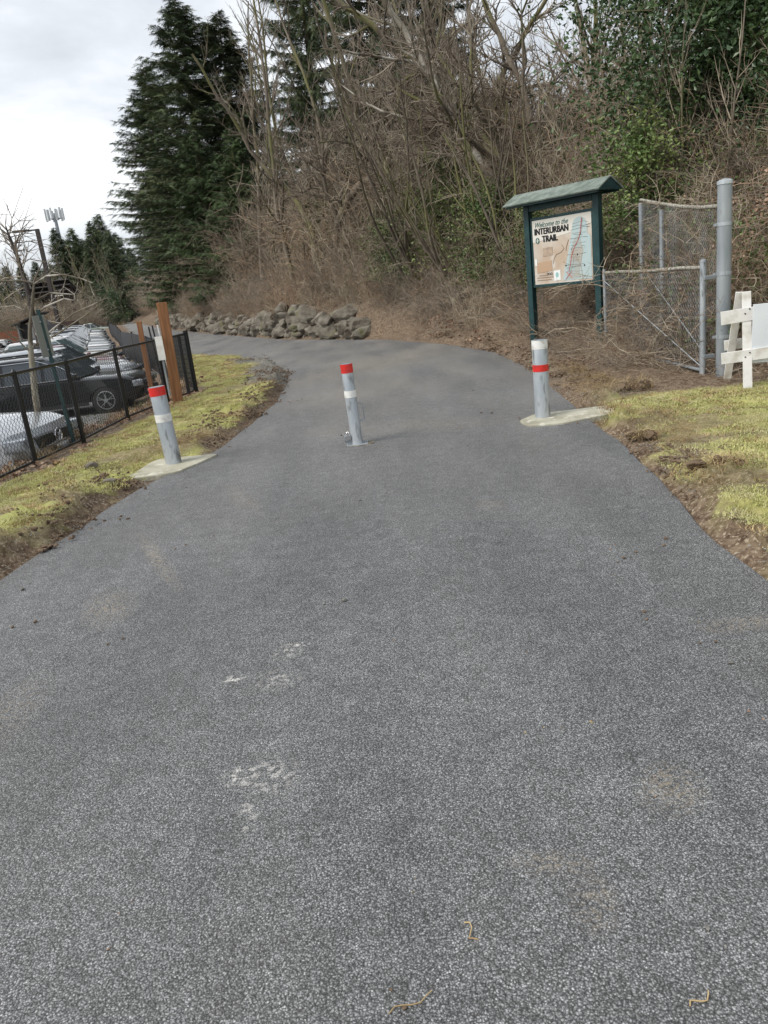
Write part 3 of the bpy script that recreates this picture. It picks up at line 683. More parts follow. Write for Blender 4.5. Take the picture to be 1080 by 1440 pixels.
for dx_ in (0, .0045, .009):
    text('INTERURBAN', .03+dx_, .225, .142, I_black, 'title_lettering', 0, .0028, .85)
    text('TRAIL', .165+dx_, .345, .142, I_black, 'title_lettering', 0, .0028, .88)

# ------------------------------------------------------------------ chain link
def chain(a, b, z0, z1, r, m, name, parent, pitch=.034, sag=0, top_follow=None, base_follow=None):
    """woven wires between two ground points a,b (local coords), heights z0..z1 (numbers or pairs)"""
    a = np.array(a, float); b = np.array(b, float); L_ = np.linalg.norm(b-a); d = (b-a)/L_; nn = np.array([-d[1], d[0]])
    z0a, z0b = z0 if isinstance(z0, tuple) else (z0, z0); z1a, z1b = z1 if isinstance(z1, tuple) else (z1, z1)
    nw = int(L_/pitch); rows = int((max(z1a, z1b)-min(z0a, z0b))/(pitch*1.05)); polys = []
    for i in range(nw+1):
        k = np.arange(rows+1); s = (i+((k+i) % 2)*1.0)*pitch; s = np.clip(s, 0, L_); t = s/L_
        lo = z0a+(z0b-z0a)*t; hi = z1a+(z1b-z1a)*t; z = lo+(hi-lo)*k/rows
        bulge = (.006*((k % 2)*2-1)); P = np.stack([a[0]+d[0]*s+nn[0]*bulge, a[1]+d[1]*s+nn[1]*bulge, z], 1)
        polys.append((P, np.full(rows+1, r)))
    V, Fq = tubes_np(polys, 3); return mobj(name, npmesh(name, V, Fq, m), parent)
# swung-open gate
ga, gb = Vector((4.12, 9.48, 0)), Vector((3.98, 12.85, 0))
G = empty('chain_link_gate', (4.12, 9.48, .02)); tag(G, 'low galvanised chain link gate swung open and tangled in brambles', 'gate')
v = gb-ga; zt = 1.30
mb = MB(); mb.tube([(0, 0, .02), (0, 0, 1.36)], .038, 16); mb.build('hinge_stile', M_galv, G, True)
mb = MB(); mb.tube([(0, 0, 1.36), (0, 0, 1.385), (0, 0, 1.40)], [.042, .04, .01], 16); mb.build('cap', M_galvd, G, True)
mb = MB(); mb.tube([(v.x, v.y, .05), (v.x, v.y, 1.36)], .028, 12); mb.build('latch_stile', M_galvd, G, True)
mb = MB(); mb.tube([(0, 0, zt)]+[(v.x*t, v.y*t, zt+.008*math.sin(t*9)) for t in (.2, .4, .6, .8)]+[(v.x, v.y, zt)], .024, 10); mb.build('top_rail', M_lich, G, True)
mb = MB(); mb.tube([(0, 0, .08), (v.x, v.y, .12)], .022, 10); mb.build('bottom_rail', M_galvd, G, True)
mb = MB(); mb.tube([(-.03, 0, .14), (v.x-.03, v.y, 1.2)], .007, 6); mb.build('truss_rod', M_galv, G, True)
mb = MB(); mb.tube([(0.03, v.y*.02, .3), (v.x*.45, v.y*.5, 1.25)], .006, 6); mb.build('truss_rod', M_galv, G, True)
chain((0, 0), (v.x, v.y), .08, zt, .0028, M_wire, 'wire_mesh', G)
for z in (.25, 1.18): MB().box((.06, -.02, z), (.14, .07, .05)).build('hinge', M_galvd, G, False, .008)
T_ = empty('tall_fence_post', (4.24, 9.2, .0)); tag(T_, 'tall thick galvanised steel gate post with domed cap and hinge bands', 'post')
mb = MB(); mb.tube([(0, 0, -.2), (0, 0, 2.2)], .079, 32); mb.build('post', M_galvd, T_, True)
mb = MB(); mb.tube([(0, 0, 2.2), (0, 0, 2.235), (0, 0, 2.25), (0, 0, 2.262)], [.086, .085, .06, .02], 32); mb.build('cap', M_galv, T_, True)
for z in (1.78, 1.24, .52): mb = MB(); mb.tube([(0, 0, z-.02), (0, 0, z+.02)], .083, 32); mb.box((-.09, .02, z), (.05, .02, .03)); mb.build('band', M_galv, T_, True)
B_ = empty('chain_link_fence', (4.30, 9.3, 0)); tag(B_, 'tall chain link fence panel overgrown behind the gate with rusty curved rail', 'fence')
mb = MB(); mb.tube([(0, 0, 1.98), (.06, .8, 2.02), (.12, 1.6, 2.10), (.16, 2.3, 2.19), (.2, 3.3, 2.34)], .024, 10); mb.build('top_rail', M_lich, B_, True)
for x, y, z in ((.16, 2.35, 2.12), (.2, 3.3, 2.30)): mb = MB(); mb.tube([(x, y, -.1), (x, y, z)], .036, 12); mb.build('post', M_galvd, B_, True)
chain((0.02, 0), (.2, 3.3), (.3, .5), (1.96, 2.3), .0028, M_wire, 'wire_mesh', B_)

# ------------------------------------------------------------------ white sign on A-frame stand
A_ = empty('barricade_sign', (4.05, 8.2, .06), rad(-14)); tag(A_, 'white wooden A-frame barricade carrying a blank white sheet at right edge', 'sign stand')
def plank(a, b, w_, t, name): MB().bar(a, b, t, w_, (0, 1, 0)).build(name, M_woodw, A_, False, .003)
def pk(a, b, w_, t, name):
    MB().bar(a, b, t, w_).build(name, M_woodw, A_, False, .003)
MB().bar((0, -.02, -.02), (.0, .14, 1.0), .09, .022, (0, 1, 0)).build('leg', M_woodw, A_, False, .003)
MB().bar((-.12, .42, .05), (-.06, .16, 1.0), .08, .022, (0, 1, 0)).build('leg', M_woodw, A_, False, .003)
MB().bar((.95, -.02, -.02), (.95, .14, 1.0), .09, .022, (0, 1, 0)).build('leg', M_woodw, A_, False, .003)
MB().box((.34, .085, .79), (1.2, .02, .14), Matrix.Rotation(rad(-4), 3, 'Y')).build('crossbar', M_woodw, A_, False, .003)
MB().box((.34, .035, .36), (1.2, .02, .12), Matrix.Rotation(rad(-3), 3, 'Y')).build('crossbar', M_woodw, A_, False, .003)
MB().box((.08, .36, .44), (.5, .02, .11), Matrix.Rotation(rad(-3), 3, 'Y')).build('crossbar', M_woodw, A_, False, .003)
for x_, z_ in ((0, .80), (0, .35), (.95, .74), (.95, .30)):
    for k_ in (-.022, .022): MB().box((x_+k_, .072 if z_ > .5 else .022, z_+k_), (.012, .008, .012)).build('screw', M_plas, A_)
sh = MB().box((.50, .03, .56), (.92, .012, .62), Matrix.Rotation(rad(6), 3, 'X')).build('sheet', mat('white_sheet', (.76, .80, .86), .35, 0, (.7, .74, .8), 2), A_, False, .002)
MB().box((.62, -.0, .66), (.34, .004, .20), Matrix.Rotation(rad(6), 3, 'X')).build('label_panel', mat('grey_blue_panel', (.30, .33, .42), .4), A_)

# ------------------------------------------------------------------ black chain link fence along the lot
BF = empty('black_chain_link_fence', (0, 0, 0)); tag(BF, 'low black vinyl chain link fence along the parking lot with corner post', 'fence')
def fz(x, y): return hz(x, y)
FH = 1.08
def fence_run(pl, posts, mesh_m, r, pitch, parent, rail=True, H=FH, thick=.03):
    for a, b in zip(pl[:-1], pl[1:]):
        za, zb = fz(*a), fz(*b)
        if rail:
            mb = MB(); mb.tube([(a[0], a[1], za+H), (b[0], b[1], zb+H)], .021, 8); mb.build('top_rail', M_black, parent, True)
        mb = MB(); mb.tube([(a[0], a[1], za+.06), (b[0], b[1], zb+.06)], .016, 6); mb.build('bottom_rail', M_black, parent, True)
        chain(a, b, (za+.05, zb+.05), (za+H+.015, zb+H+.015), r, mesh_m, 'wire_mesh', parent, pitch)
    for x, y in posts:
        z = fz(x, y); mb = MB(); mb.tube([(x, y, z-.2), (x, y, z+H+.02)], thick, 12); mb.tube([(x, y, z+H+.02), (x, y, z+H+.05)], [thick, .008], 12); mb.build('post', M_black, parent, True)
fence_run(FENCE1, [(-4.3, 4.5), (-4.18, 6.0), (-4.1, 7.4), (-3.98, 8.94), (-3.88, 10.28), (-3.75, 11.93), (-3.45, 13.3)], M_blackw, .0030, .036, BF)
mb = MB(); z = fz(-3.19, 14.4); mb.tube([(-3.19, 14.4, z-.2), (-3.19, 14.4, z+FH+.06)], .045, 14); mb.build('corner_post', M_black, BF, True)
mb = MB(); mb.tube([(-3.3, 14.28, z-.2), (-3.3, 14.28, z+FH)], .032, 12); mb.build('post', M_black, BF, True)
F2 = empty('screened_fence', (0, 0, 0)); tag(F2, 'long black fence with dark privacy slats running away beside the trail', 'fence')
d2 = densify(FENCE2, 3.0); d2 = [d2[0]]+d2[1:]
fence_run(FENCE2[:4], [p for p in d2[1:] if p[1] < 24.2], M_blackw, .0035, .05, F2)
M_scr = mat('black_privacy_mesh', (.008, .008, .009), .6, 0, (.014, .014, .015), 30)
for a, b in zip([d for d in d2 if d[1] > 24.2][:-1], [d for d in d2 if d[1] > 24.2][1:]):
    za, zb = fz(*a)-.02, fz(*b)-.02; mb = MB(); dn = Vector((b[1]-a[1], a[0]-b[0], 0)).normalized()*.015
    P = [Vector((a[0], a[1], za)), Vector((b[0], b[1], zb)), Vector((b[0], b[1], zb+FH)), Vector((a[0], a[1], za+FH))]
    mb.add([p-dn for p in P]+[p+dn for p in P], [(0, 1, 2, 3), (7, 6, 5, 4), (0, 4, 5, 1), (1, 5, 6, 2), (2, 6, 7, 3), (3, 7, 4, 0)]); mb.build('screen_panel', M_scr, F2)
    mb = MB(); mb.tube([(b[0], b[1], zb), (b[0], b[1], zb+FH+.06)], .03, 8); mb.build('post', M_black, F2, True)

# timber posts, utility markers
def tpost(x, y, z0, h, w_, tl, label, m=M_wood):
    o = MB().box((0, 0, h/2-.2), (w_, w_*.85, h+.4)).build('timber_post', m, None, False, .008); o.location = (x, y, z0); o.rotation_euler = tl; tag(o, label, 'post'); return o
tp = at(250, 562, 13.0); tpost(tp.x, 13.0, hz(tp.x, 13.0), 1.62, .165, (rad(0), rad(1.2), rad(12)), 'thick orange-brown square timber post inside the black fence corner')
tp = at(212, 545, 14.6); tpost(tp.x, 14.6, hz(tp.x, 14.6), 1.66, .09, (0, rad(.8), rad(10)), 'thin weathered timber post left of the thick orange-brown one')
def marker(px, pyt, Y, w_, label, m):
    p = at(px, pyt, Y); z0 = hz(p.x, Y); o = MB().box((0, 0, (p.z-z0)/2), (w_, .015, p.z-z0)).build('utility_marker', m, None, False, .003); o.location = (p.x, Y, z0); o.rotation_euler = (0, rad(-2), 0); tag(o, label, 'marker')
tp = at(226, 487, 12.9)
s_ = empty('white_notice_board', (tp.x, 12.85, tp.z-.4)); tag(s_, 'small blank white notice panel fixed beside the thick timber post', 'sign')
MB().box((0, 0, .37), (.12, .012, .38)).build('panel', M_woodw, s_, False, .003); MB().box((0, .02, .1), (.03, .02, 1.0)).build('stake', M_galvd, s_)
for px, py, Y, lb, m in ((214, 459, 17.5, 'black slim delineator rod left of the other black rod behind fence', M_black), (219, 457, 17.8, 'black slim delineator rod nearest the thick timber post', M_black), (226, 456, 17.6, 'white slim delineator rod just left of thick timber post', M_white)):
    p = at(px, py, Y); z0 = hz(p.x, Y); mb = MB(); mb.tube([(0, 0, 0), (0, 0, p.z-z0)], .018, 8); o = mb.build('delineator_rod', m, None, True); o.location = (p.x, Y, z0); o.rotation_euler = (0, rad(-3), 0); tag(o, lb, 'rod')
# green sign post seen from behind
tp = at(103, 618, 10.2); GS = empty('parking_sign', (tp.x, 10.2, hz(tp.x, 10.2)), rad(10)); GS.rotation_euler[1] = rad(-2)
tag(GS, 'narrow parking lot sign on green post seen from behind the fence', 'sign')
MB().box((0, 0, .8), (.045, .045, 1.9)).build('post', M_green, GS, False, .004)
sp_ = MB().box((-.012, -.03, 1.42), (.20, .006, .52), Matrix.Rotation(rad(55), 3, 'Z')).build('sign_plate', mat('sign_back_aluminium', (.25, .26, .24), .5, .4), GS, False, .002)
for z in (1.25, 1.6): MB().box((0, -.036, z), (.02, .02, .02)).build('bolt', M_galvd, GS)

# ------------------------------------------------------------------ cars
def car(name, x, y, rz, col, kind, label, L=4.6, W=1.85, Hh=1.68, glass=M_glass, emblem=False, plate=False, roof=None, metal=0, z=None, group=None, dark_lower=True):
    e = empty(name, (x, y, float(lotz(y))), rz); tag(e, label, 'car', group)
    R = .36 if Hh > 1.6 else .32; hl = L/2; bel = Hh*.60; zs = .24
    wf, wr = hl*.60, -hl*.58; hood = bel-.05
    def arch(cx):
        return [(cx-(R+.07)*math.cos(a), R+(R+.07)*math.sin(a)) for a in [math.pi*i/12 for i in range(13)]]
    def archr(cx): return arch(cx)
    low = [(-hl+.04, zs+.12), (-hl+.14, zs)]+[p for p in archr(wr) if p[1] > zs]+[p for p in archr(wf) if p[1] > zs]+[(hl-.16, zs), (hl-.03, zs+.12), (hl, zs+.34), (hl-.04, hood-.22), (hl-.16, hood-.09), (hl-.45, hood-.01)]
    cow = hl*.40 if kind != 'sedan' else hl*.38
    low += [(cow+.3, hood+.03), (cow, bel+.0), (0, bel+.015), (-hl*.6, bel+.02)]
    low += [(-hl+.10, bel-.01), (-hl+.02, bel-.14)] if kind != 'sedan' else [(-hl*.72, bel+.02), (-hl+.06, bel-.04), (-hl, bel-.16)]
    # loft across the width: slices with rounding at the sides and in plan at the nose
    S_ = [-1, -.985, -.93, -.8, -.4, 0, .4, .8, .93, .985, 1]; n = len(low); V = []; cz = (zs+bel)/2
    for s in S_:
        a = abs(s)
        for (px, pz) in low:
            edge_ = max(0, (a-.8)/.2); zz = pz-(.055*edge_**2.2 if pz > bel-.35 else 0)
            k = 1-.055*max(0, (abs(px)/hl-.72)/.28)**2; side = W/2*s*k*(1-.045*max(0, (pz-.62)/.5)**1.5-.03*max(0, (.5-pz)/.3))
            nose = -math.copysign(.20*a**2.4*max(0, (abs(px)/hl-.80)/.20), px); V.append((px+nose, side, zz))
    Fc = [(i*n+k, i*n+(k+1) % n, (i+1)*n+(k+1) % n, (i+1)*n+k) for i in range(len(S_)-1) for k in range(n)]
    mb = MB(); mb.add(V, Fc); bm = bmesh.new()
    vs = [bm.verts.new(v) for v in V]
    for f in Fc: bm.faces.new([vs[i] for i in f])
    for base in (0, (len(S_)-1)*n):
        ed = []
        for k in range(n):
            q = bm.edges.get((vs[base+k], vs[base+(k+1) % n])); ed.append(q)
        bmesh.ops.triangle_fill(bm, edges=ed, use_beauty=True)
    bmesh.ops.recalc_face_normals(bm, faces=bm.faces)
    for f in bm.faces: f.smooth = True
    for q in bm.edges:
        if len(q.link_faces) == 2 and q.calc_face_angle(0) > .55: q.smooth = False
    me = bpy.data.meshes.new('body'); bm.to_mesh(me); bm.free(); me.materials.append(col); mobj('body', me, e)
    # cabin
    if kind == 'sedan': tb, tf, bb_, bf = -hl*.34, hl*.02, -hl*.70, cow+.02
    elif kind == 'wagon': tb, tf, bb_, bf = -hl*.80, hl*.06, -hl*.95, cow+.05
    else: tb, tf, bb_, bf = -hl*.72, hl*.05, -hl*.94, cow+.05
    def cabin(s, xx, t):   # t 0 belt ..1 roof
        return W/2*s*(.90-.16*t)
    prof = [(bb_, bel-.02, 0), (bb_+(tb-bb_)*.55, bel+(Hh-bel)*.55, .55), (tb-.02, Hh-.07, .93), (tb+.14, Hh-.01, 1), (tb*.4+tf*.6, Hh+.012, 1), (tf-.05, Hh-.02, 1), (tf+.10, Hh-.07, .93), (bf*.5+tf*.5, bel+(Hh-bel)*.5, .52), (bf, bel-.03, 0)]
    mb = MB(); V = []; SS = [-1, -.96, -.8, 0, .8, .96, 1]; n2_ = len(prof)
    for s in SS:
        for px, pz, t in prof: V.append((px-.06*abs(s)**3*(1 if px > 0 else -1)*(t < .95), cabin(s, px, t), pz-(.035*max(0, (abs(s)-.7)/.3)**2 if t > .9 else 0)))
    Fc = [(i*n2_+k, i*n2_+(k+1) % n2_, (i+1)*n2_+(k+1) % n2_, (i+1)*n2_+k) for i in range(len(SS)-1) for k in range(n2_)]+[tuple(range(n2_)), tuple(range((len(SS)-1)*n2_, len(SS)*n2_))]
    mb.add(V, Fc); mb.build('cabin', roof or col, e, True)
    # glass
    def side_glass(s, poly, name):
        def q(px, t): return Vector((px, W/2*s*(.90-.16*t)+s*.006, bel+(Hh-bel)*t))
        P = [q(*p) for p in poly]; o = [p-Vector((0, s*.02, 0)) for p in P]; k = len(P); mb = MB()
        mb.add(P+o, [tuple(range(k)), tuple(range(k, 2*k))[::-1]]+[(i, (i+1) % k, k+(i+1) % k, k+i) for i in range(k)]); mb.build(name, glass, e)
    T1 = .84
    fx = lambda t: bf+(tf+.10-bf)*t/.93; bx = lambda t: bb_+(tb-bb_)*t
    m1 = (tf+bf)/2-.62*(bf-tf)*.5-.25; m2 = m1-.98
    for s in (-1, 1):
        side_glass(s, [(m1+.03, .05), (fx(.05)-.16, .05), (fx(T1)-.10, T1), (m1+.03, T1)], 'side_window')
        side_glass(s, [(max(m2, bx(.05)+.3)+.03, .05), (m1-.05, .05), (m1-.05, T1), (max(m2, bx(T1)+.15)+.03, T1)], 'side_window')
        if kind != 'sedan': side_glass(s, [(bx(.05)+.16, .08), (m2-.06, .05), (m2-.06, T1), (bx(T1)+.22, T1-.02)], 'side_window')
        mb = MB(); P = [q for q in ((bx(0)+.1, .02), (fx(0)-.08, .02))]
        mb.bar((P[0][0], s*(W/2*.90+.012), bel+.02), (P[1][0], s*(W/2*.90+.012), bel+.02), .012, .02); mb.tube([(bx(.1)+.2, s*(W/2*.885+.012), bel+(Hh-bel)*.08), (bx(T1)+.16, s*(W/2*(.90-.16*T1)+.016), bel+(Hh-bel)*(T1+.02)), (tf-.2, s*(W/2*(.90-.16*T1)+.016), bel+(Hh-bel)*(T1+.03)), (fx(.5)-.12, s*(W/2*(.90-.08)+.014), bel+(Hh-bel)*.53), (fx(.05)-.08, s*(W/2*.895+.012), bel+(Hh-bel)*.06)], .011, 6); mb.build('window_trim', M_chrome, e)
        if kind != 'sedan': mb = MB(); mb.tube([(tb+.15, s*W*.33, Hh+.02), (tb+.2, s*W*.33, Hh+.055), (tf-.1, s*W*.33, Hh+.05), (tf, s*W*.33, Hh+.01)], .018, 6); mb.build('roof_rail', M_plas if col is not M_plas else M_chrome, e, True)
    def front_glass(xa, ta, xb, tb2, name, sgn):
        za, zb = bel+(Hh-bel)*ta, bel+(Hh-bel)*tb2; ya, yb = W/2*(.90-.16*ta)*.93, W/2*(.90-.16*tb2)*.90; nrm = Vector((zb-za, 0, xa-xb)).normalized()*(.012*1)
        if nrm.x*sgn < 0: nrm = -nrm
        P = [Vector((xa-sgn*.05, -ya, za)), Vector((xa, 0, za)), Vector((xa-sgn*.05, ya, za)), Vector((xb-sgn*.05, yb, zb)), Vector((xb, 0, zb)), Vector((xb-sgn*.05, -yb, zb))]
        mb = MB(); mb.add([p+nrm for p in P]+[p-nrm for p in P], [(0, 1, 4, 5), (1, 2, 3, 4), (7, 6, 11, 10), (8, 7, 10, 9), (0, 5, 11, 6), (2, 8, 9, 3), (0, 6, 7, 1), (1, 7, 8, 2), (5, 4, 10, 11), (4, 3, 9, 10)]); mb.build(name, glass, e, True)
    front_glass(fx(.04), .04, fx(.88), .88, 'windscreen', 1); front_glass(bx(.25), .25, bx(.9), .9, 'rear_window', -1)
    # wheels
    for wx in (wf, wr):
        for s in (-1, 1):
            y0 = s*(W/2-.11)
            mb = MB(); mb.tube([(wx, y0-.115, R), (wx, y0-.10, R), (wx, y0+.10, R), (wx, y0+.115, R)], [R-.03, R, R, R-.03], 28); t_ = mb.build('wheel', M_tyre, e, True)
            mb = MB(); yo = s*(W/2+.007)
            ring = [(wx+(R*.68)*math.cos(a), yo, R+(R*.68)*math.sin(a)) for a in [2*math.pi*i/24 for i in range(25)]]; mb.tube(ring, .014, 6)
            for k in range(5):
                for dd in (-.16, .16):
                    a = 2*math.pi*k/5+.3; mb.bar((wx+.05*math.cos(a), yo+s*.006, R+.05*math.sin(a)), (wx+R*.67*math.cos(a+dd), yo, R+R*.67*math.sin(a+dd)), .014, .03, (0, 1, 0))
            mb.tube([(wx, yo-.02, R), (wx, yo+s*.008, R)], .055, 12); mb.build('rim', M_alloy, t_, True)
        mb = MB(); mb.tube([(wx, -W/2+.03, R), (wx, W/2-.03, R)], R+.05, 24); mb.build('wheel_arch_liner', M_tyre, e)
    # nose
    for s in (-1, 1):
        mb = MB(); mb.box((hl-.20, s*W*.385, hood-.22), (.26, .34, .15), Matrix.Rotation(s*-.38, 3, 'Z')); mb.build('headlight', M_lamp, e, True, .03)
        mb = MB(); mb.box((-hl+.08, s*W*.40, bel-.22), (.14, .22, .28)); mb.build('tail_light', mat('tail_lens', (.35, .01, .01), .2) if 'tail_lens' not in bpy.data.materials else bpy.data.materials['tail_lens'], e, True, .02)
        mb = MB(); mb.box((cow-.12, s*(W/2+.07), bel+.07), (.12, .20, .14)); mb.build('door_mirror', col, e, True, .035)
        mb = MB(); mb.bar((wr+R+.1, s*(W/2+.002), zs+.05), (wf-R-.1, s*(W/2+.002), zs+.05), .02, .09); mb.build('sill', M_plas, e)
        for xx in (m1-.02, m2):
            mb = MB(); mb.bar((xx, s*(W/2-.004), zs+.18), (xx, s*(W/2*.955), bel-.06), .008, .008, (1, 0, 0)); mb.build('door_seam', M_plas, e)
        for xx in (m1-.16, m2-.1):
            mb = MB(); mb.bar((xx-.09, s*(W/2-.008), bel-.13), (xx+.09, s*(W/2-.008), bel-.13), .02, .025); mb.build('door_handle', col, e, False, .005)
    mb = MB(); mb.box((hl-.065, 0, hood-.25), (.10, W*.50, .15)); mb.build('grille', M_plas, e, False, .02)
    mb = MB(); mb.box((hl-.045, 0, zs+.16), (.10, W*.70, .14)); mb.build('lower_grille', M_plas, e, False, .03)
    mb = MB(); mb.bar((hl-.008, -W*.25, hood-.34), (hl-.008, W*.25, hood-.34), .03, .03); mb.build('grille_trim', M_chrome, e)
    if emblem:
        mb = MB(); X = hl-.002; c = [(X, .085*math.cos(a), hood-.24+.085*math.sin(a)) for a in [2*math.pi*i/20 for i in range(21)]]; mb.tube(c, .010, 6)
        mb.tube([(X, -.055, hood-.19), (X, -.02, hood-.25), (X, 0, hood-.21), (X, .02, hood-.25), (X, .055, hood-.19)], .007, 5)
        mb.tube([(X, -.065, hood-.24), (X, -.028, hood-.31), (X, 0, hood-.25), (X, .028, hood-.31), (X, .065, hood-.24)], .007, 5); mb.build('emblem', M_chrome, e, True)
    if plate:
        p_ = MB().box((hl+.025, 0, zs+.25), (.012, .31, .155)).build('number_plate', M_plate, e, False, .003)
        MB().box((hl+.033, 0, zs+.205), (.003, .28, .035)).build('plate_print', M_blue, p_)
        for k in range(6): MB().box((hl+.033, -.11+k*.044, zs+.265), (.003, .018, .05)).build('plate_print', mat('plate_ink', (.05, .07, .12), .5) if 'plate_ink' not in bpy.data.materials else bpy.data.materials['plate_ink'], p_)
    return e
P_grey = paint('grey_car_paint', (.26, .27, .28), .5); P_blk = paint('black_car_paint', (.006, .007, .008)); P_sil = paint('silver_car_paint', (.50, .53, .56), .4)
P_wht = paint('white_car_paint', (.74, .75, .75)); P_red = paint('maroon_car_paint', (.16, .022, .025), .2); P_beige = paint('champagne_car_paint', (.42, .38, .33), .4); P_pgrn = paint('pale_green_car_paint', (.42, .48, .42), .3)
def cat_(px, Y, nose, rz, *a, **k):      # nose tip seen at column px, car centre at depth Y
    p = at(px, 600 if Y < 12 else 540 if Y < 20 else 505, Y); 
    if 20 < Y < 60: p.x = float(xat(np.array(Y), FULLF))-.42
    car('parked_car', p.x-k['L']/2*math.cos(rad(rz))-.0, Y-k['L']/2*math.sin(rad(rz)), rad(rz), *a, **k)
cat_(80, 10.1, 0, -6, P_sil, 'suv', 'silver car nearest the fence with round emblem and white number plate', L=4.3, W=1.8, Hh=1.6, emblem=True, plate=True, roof=P_sil)
cat_(243, 20.3, 0, 3, P_blk, 'wagon', 'black wagon parked broadside behind the black fence', L=4.9, W=1.95, Hh=1.52)
cat_(206, 23.9, 0, 3, P_sil, 'wagon', 'silver wagon just beyond the black wagon', L=4.7, Hh=1.58)
cat_(212, 26.5, 0, 4, P_wht, 'sedan', 'white sedan between the silver wagon and the maroon sedan', L=4.6, Hh=1.48, glass=M_glassl)
cat_(212, 29.1, 0, 4, P_red, 'sedan', 'maroon sedan next to the champagne SUV', L=4.6, Hh=1.5)
cat_(206, 31.8, 0, 4, P_beige, 'suv', 'champagne SUV with pale roof in the parking row', L=4.7, Hh=1.68, glass=M_glassl, roof=P_wht)
cat_(190, 34.8, 0, 5, P_wht, 'sedan', 'white sedan directly beyond the champagne SUV', L=4.6, Hh=1.48)
cat_(185, 37.7, 0, 5, P_sil, 'sedan', 'silver sedan beyond the white sedan in the row', L=4.6, Hh=1.45)
cat_(180, 40.6, 0, 5, P_grey, 'sedan', 'dark grey sedan far along the parking row', L=4.6, Hh=1.45)
cat_(176, 43.5, 0, 5, P_wht, 'sedan', 'white car far down the row near the fence bend', L=4.6, Hh=1.5)
cat_(172, 46.4, 0, 5, P_sil, 'wagon', 'farthest silver car of the row by the fence', L=4.6, Hh=1.55)
for i_ in range(13):
    cl_ = (P_wht, P_sil, P_wht, P_grey, P_sil, P_wht, P_beige, P_wht, P_sil, P_blk, P_wht, P_sil, P_wht)[i_]; Y_ = 49.4+i_*2.9; nx0 = xat(np.array(Y_), FULLF)-.6
    car('parked_car', float(nx0)-2.3, Y_, rad(5), cl_, ('sedan', 'wagon', 'sedan', 'suv')[i_ % 4], ('eleventh', 'twelfth', 'thirteenth', 'fourteenth', 'fifteenth', 'sixteenth', 'seventeenth', 'eighteenth', 'nineteenth', 'twentieth', 'twenty-first', 'twenty-second', 'twenty-third')[i_]+' car of the row along the screened fence, counted from the black wagon', L=4.6, Hh=(1.45, 1.52, 1.45, 1.6)[i_ % 4], group='cars in the far half of the parking row')
cat_(166, 100.0, 0, 3, P_pgrn, 'sedan', 'pale green sedan parked at the far end before the evergreen shrubs', L=4.5, Hh=1.5)
cat_(20, 92.0, 0, 4, P_wht, 'suv', 'white car at far left beside the brown fence', L=4.5, Hh=1.6)
cat_(5, 86.0, 0, 4, P_red, 'sedan', 'maroon car cut by the left picture edge in front of the white car', L=4.5, Hh=1.42)

# ------------------------------------------------------------------ far lot: lamp, tower, sheds, fence
def pix(px, py, Y): return at(px, py, Y)
p = pix(52, 322, 60); z0 = LOTZ
LP = empty('street_lamp', (p.x, 60, z0)); tag(LP, 'dark brown parking lot lamp post with single flat head', 'street lamp'); h = p.z-z0
M_brz = mat('dark_bronze_paint', (.035, .026, .022), .5)
b_ = MB().box((0, 0, h/2), (.26, .26, h)); b_.build('pole', M_brz, LP, False, .01)
mb = MB(); mb.bar((0, 0, h-.06), (-.7, 0, h-.03), .1, .1); mb.build('arm', M_brz, LP)
mb = MB(); mb.box((-1.2, 0, h-.02), (1.1, .5, .14)); mb.build('lamp_head', M_brz, LP, False, .03)
p = pix(76, 300, 150); CT = empty('cell_tower', (p.x, 150, z0)); tag(CT, 'tall grey cell tower pole crowned with panel antennas', 'tower'); h = p.z-z0
mb = MB(); mb.tube([(0, 0, 0), (0, 0, h)], [.55, .26], 16); mb.build('pole', M_galvd, CT, True)
mb = MB()
for a in range(3): 
    t0, t1 = a*2.094+.3, (a+1)*2.094+.3; mb.bar((1.25*math.cos(t0), 1.25*math.sin(t0), h-.9), (1.25*math.cos(t1), 1.25*math.sin(t1), h-.9), .12, .12); mb.bar((0, 0, h-1.1), (1.25*math.cos(t0), 1.25*math.sin(t0), h-.9), .1, .1)
mb.build('platform', M_galvd, CT)
M_ant = mat('antenna_panels', (.55, .57, .58), .5)
for k in range(12):
    a = k/12*6.283; MB().box((1.5*math.cos(a), 1.5*math.sin(a), h-.35+.25*(k % 2)), (.30, .30, 1.9), Matrix.Rotation(a, 3, 'Z')).build('antenna', M_ant, CT, False, .04)
# dark open pavilion
M_dk = mat('dark_brown_boards', (.018, .015, .014), .7, 0, (.03, .025, .022), 4); M_wall = mat('grey_block_wall', (.22, .225, .215), .9, 0, (.16, .165, .16), 9)
def roofslab(name, x, y, z, dx, dy, tilt, m, parent): o = MB().box((0, 0, 0), (dx, dy, .14)).build(name, m, parent, False, .01); o.location = (x, y, z); o.rotation_euler = tilt; return o
p = pix(76, 408, 108); PV = empty('pavilion', (p.x, 108, z0)); PV.scale = (1.1, 1.1, 1); tag(PV, 'dark open sided pavilion with stacked roof panels and pale light strips', 'building')
for i, (dz, dx) in enumerate(((.7, 4.6), (-.15, 4.9), (-1.0, 4.6))):
    roofslab('roof', 0, 0, p.z-z0+dz*.75, dx, 3.2, (rad(-22), 0, rad(4)), M_dk, PV)
MB().box((0, .2, p.z-z0-.1), (4.0, 1.8, 1.9)).build('wall', M_dk, PV)
for i in range(3): MB().box((.5+.12*i, -1.25, p.z-z0+.45-i*.62), (1.3, .3, .13)).build('light_strip', M_white, PV)
for sx in (-1.8, 1.8):
    MB().box((sx, .3, (p.z-z0)/2), (.22, .22, p.z-z0)).build('post', M_dk, PV)
